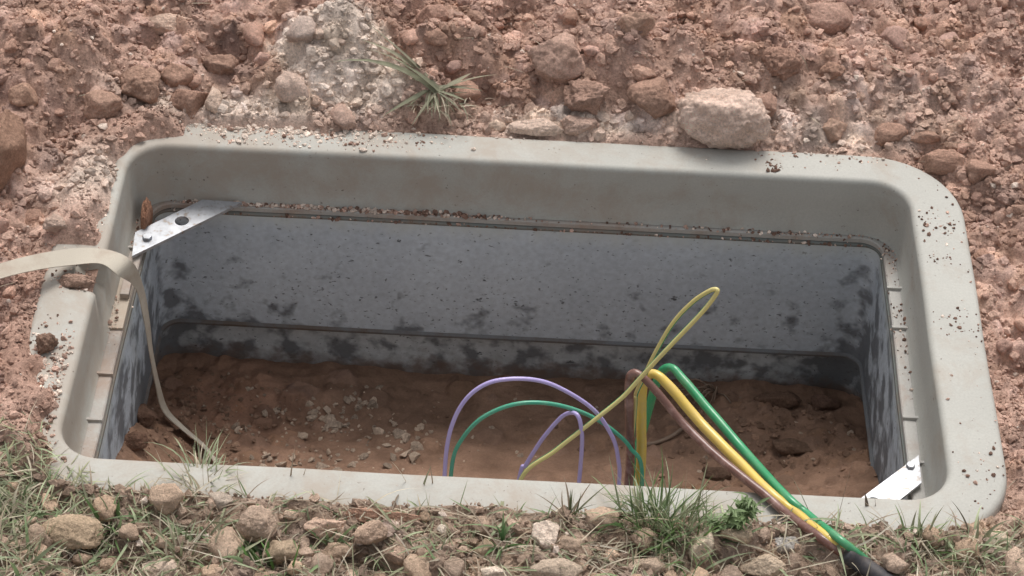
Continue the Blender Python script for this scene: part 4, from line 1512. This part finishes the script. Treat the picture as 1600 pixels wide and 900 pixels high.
# thin single stalks that stand in front of the rim
for i, (bx_, by_, tx, ty, wdt, colr, lab) in enumerate((
        (655, 778, 668, 722, 0.0042, OLIVE, 'flat olive grass blade left of the violet wires'),
        (676, 778, 682, 725, 0.0018, DRY, 'thin dry stalk right of the flat olive blade'),
        (452, 765, 455, 700, 0.0035, DRY, 'brown grass stalk standing before the pale flakes'),
        (470, 765, 472, 725, 0.0022, DRY, 'short dark stalk right of the brown grass stalk'),
        (645, 770, 612, 690, 0.0020, STRAW, 'thin straw stalk leaning left before the near rim'),
        (1095, 800, 1105, 705, 0.0020, (0.25, 0.23, 0.15), 'thin grey stalk among the leafy weeds'),
        (1275, 820, 1240, 730, 0.0038, (0.22, 0.23, 0.16), 'grey green blade leaning left right of the green tube'),
        (1306, 822, 1335, 705, 0.0018, (0.17, 0.13, 0.10), 'thin forked brown stalk before the bright bracket'),
        (1358, 815, 1356, 770, 0.0060, (0.13, 0.105, 0.085), 'short dark broken stem under the bright bracket'),
        (1372, 815, 1368, 775, 0.0026, (0.11, 0.09, 0.07), 'thin dark stem beside the short broken stem'),
        (1516, 835, 1514, 780, 0.0024, (0.17, 0.15, 0.11), 'lone dark stalk before the near right corner of the rim'),
        (268, 758, 245, 700, 0.0018, STRAW, 'thin pale stalk left of the pale green tuft'))):
    p = hit_ground(bx_, by_, 0.0)
    q = on_y(tx, ty, p[1] + 0.010)
    d = q - p
    L = np.linalg.norm(d)
    o = blades('grass_stalk', [(p - np.array([0, 0, 0.004]), d / L, L + 0.004, wdt, 0.12, colr)], origin=p)
    tag(o, lab, 'grass stalk')

# uncountable litter: straw and short grass across the front, stray fibres behind
sp_ = []
for _ in range(12000):
    x, y = random.uniform(-0.60, 0.62), random.uniform(-0.22, -0.052)
    dens = 0.35 + 0.65 * max(0, (-0.28 - x) / 0.25) + (0.3 if x > 0.38 else 0)
    if random.random() > dens:
        continue
    a = random.uniform(0, 6.283)
    gr = random.random()
    if gr < 0.60:
        sp_.append(((x, y, ground_z(x, y) + random.uniform(0, 0.004)), (math.cos(a), math.sin(a), random.uniform(0.0, 0.35)), random.uniform(0.010, 0.042), random.uniform(0.0008, 0.0019), random.uniform(0.1, 0.6), tint(random.choice((STRAW, DRY, DRY, (0.33, 0.27, 0.18))), 0.3)))
    else:
        sp_.append(((x, y, ground_z(x, y) - 0.001), (math.cos(a) * 0.8, math.sin(a) * 0.8, random.uniform(0.3, 1.2)), random.uniform(0.012, 0.042), random.uniform(0.0012, 0.003), random.uniform(0.3, 1.4), tint(random.choice((OLIVE, LGREEN, GREEN, STRAW)), 0.3)))
for _ in range(520):
    x, y = random.uniform(-0.58, 0.58), random.uniform(-0.19, -0.058)
    a = random.gauss(0.0, 0.9) + random.choice((0, math.pi))
    if random.random() < (0.55 if x > -0.3 else 0.35):
        sp_.append(((x, y, ground_z(x, y) + random.uniform(0.002, 0.008)), (math.cos(a), math.sin(a), random.uniform(0.1, 0.7)), random.uniform(0.035, 0.085), random.uniform(0.0013, 0.0024), random.uniform(0.4, 1.5), tint(random.choice((STRAW, STRAW, DRY, (0.56, 0.50, 0.40))), 0.25)))
    else:
        sp_.append(((x, y, ground_z(x, y) + random.uniform(0.0, 0.004)), (math.cos(a), math.sin(a), random.uniform(0.2, 0.9)), random.uniform(0.03, 0.075), random.uniform(0.0022, 0.0040), random.uniform(0.6, 1.8), tint(random.choice((OLIVE, LGREEN, GREEN, GREEN)), 0.25)))
for _ in range(900):      # greener mat creeping over the near left corner of the rim
    x, y = random.gauss(-0.515, 0.045), random.gauss(-0.045, 0.03)
    if float(rr_sdf(np.array(x), np.array(y), -HX, HX, Y0, Y1, 0.045)) < 0.02:
        continue
    a = random.uniform(0, 6.283)
    sp_.append(((x, y, max(ground_z(x, y), 0.0 if rr_sdf(np.array(x), np.array(y), -OX, OX, OY0, OY1, 0.105) < 0 else -1)), (math.cos(a), math.sin(a), random.uniform(0.1, 0.6)), random.uniform(0.015, 0.045), random.uniform(0.001, 0.0024), random.uniform(0.4, 1.2), tint(random.choice((OLIVE, LGREEN, STRAW, (0.3, 0.3, 0.17))), 0.25)))
o = blades('grass_litter', sp_)
tag(o, 'short grass and dry straw matted over the ground in front of the box', 'grass', None, 'stuff')

sp_ = []
for _ in range(260):
    x, y = random.uniform(-0.7, 0.7), random.uniform(0.0, 0.95)
    if rr_sdf(np.array(x), np.array(y), -OX, OX, OY0, OY1, 0.105) < 0.01:
        continue
    a = random.uniform(0, 6.283)
    sp_.append(((x, y, ground_z(x, y) + 0.002), (math.cos(a), math.sin(a), random.uniform(0.0, 0.5)), random.uniform(0.012, 0.045), random.uniform(0.0006, 0.0014), random.uniform(0.2, 0.7), tint(random.choice((STRAW, DRY, (0.45, 0.36, 0.28))), 0.25)))
o = blades('root_fibres', sp_)
tag(o, 'fine dry root fibres poking from the dug earth behind the box', 'root fibres', None, 'stuff')
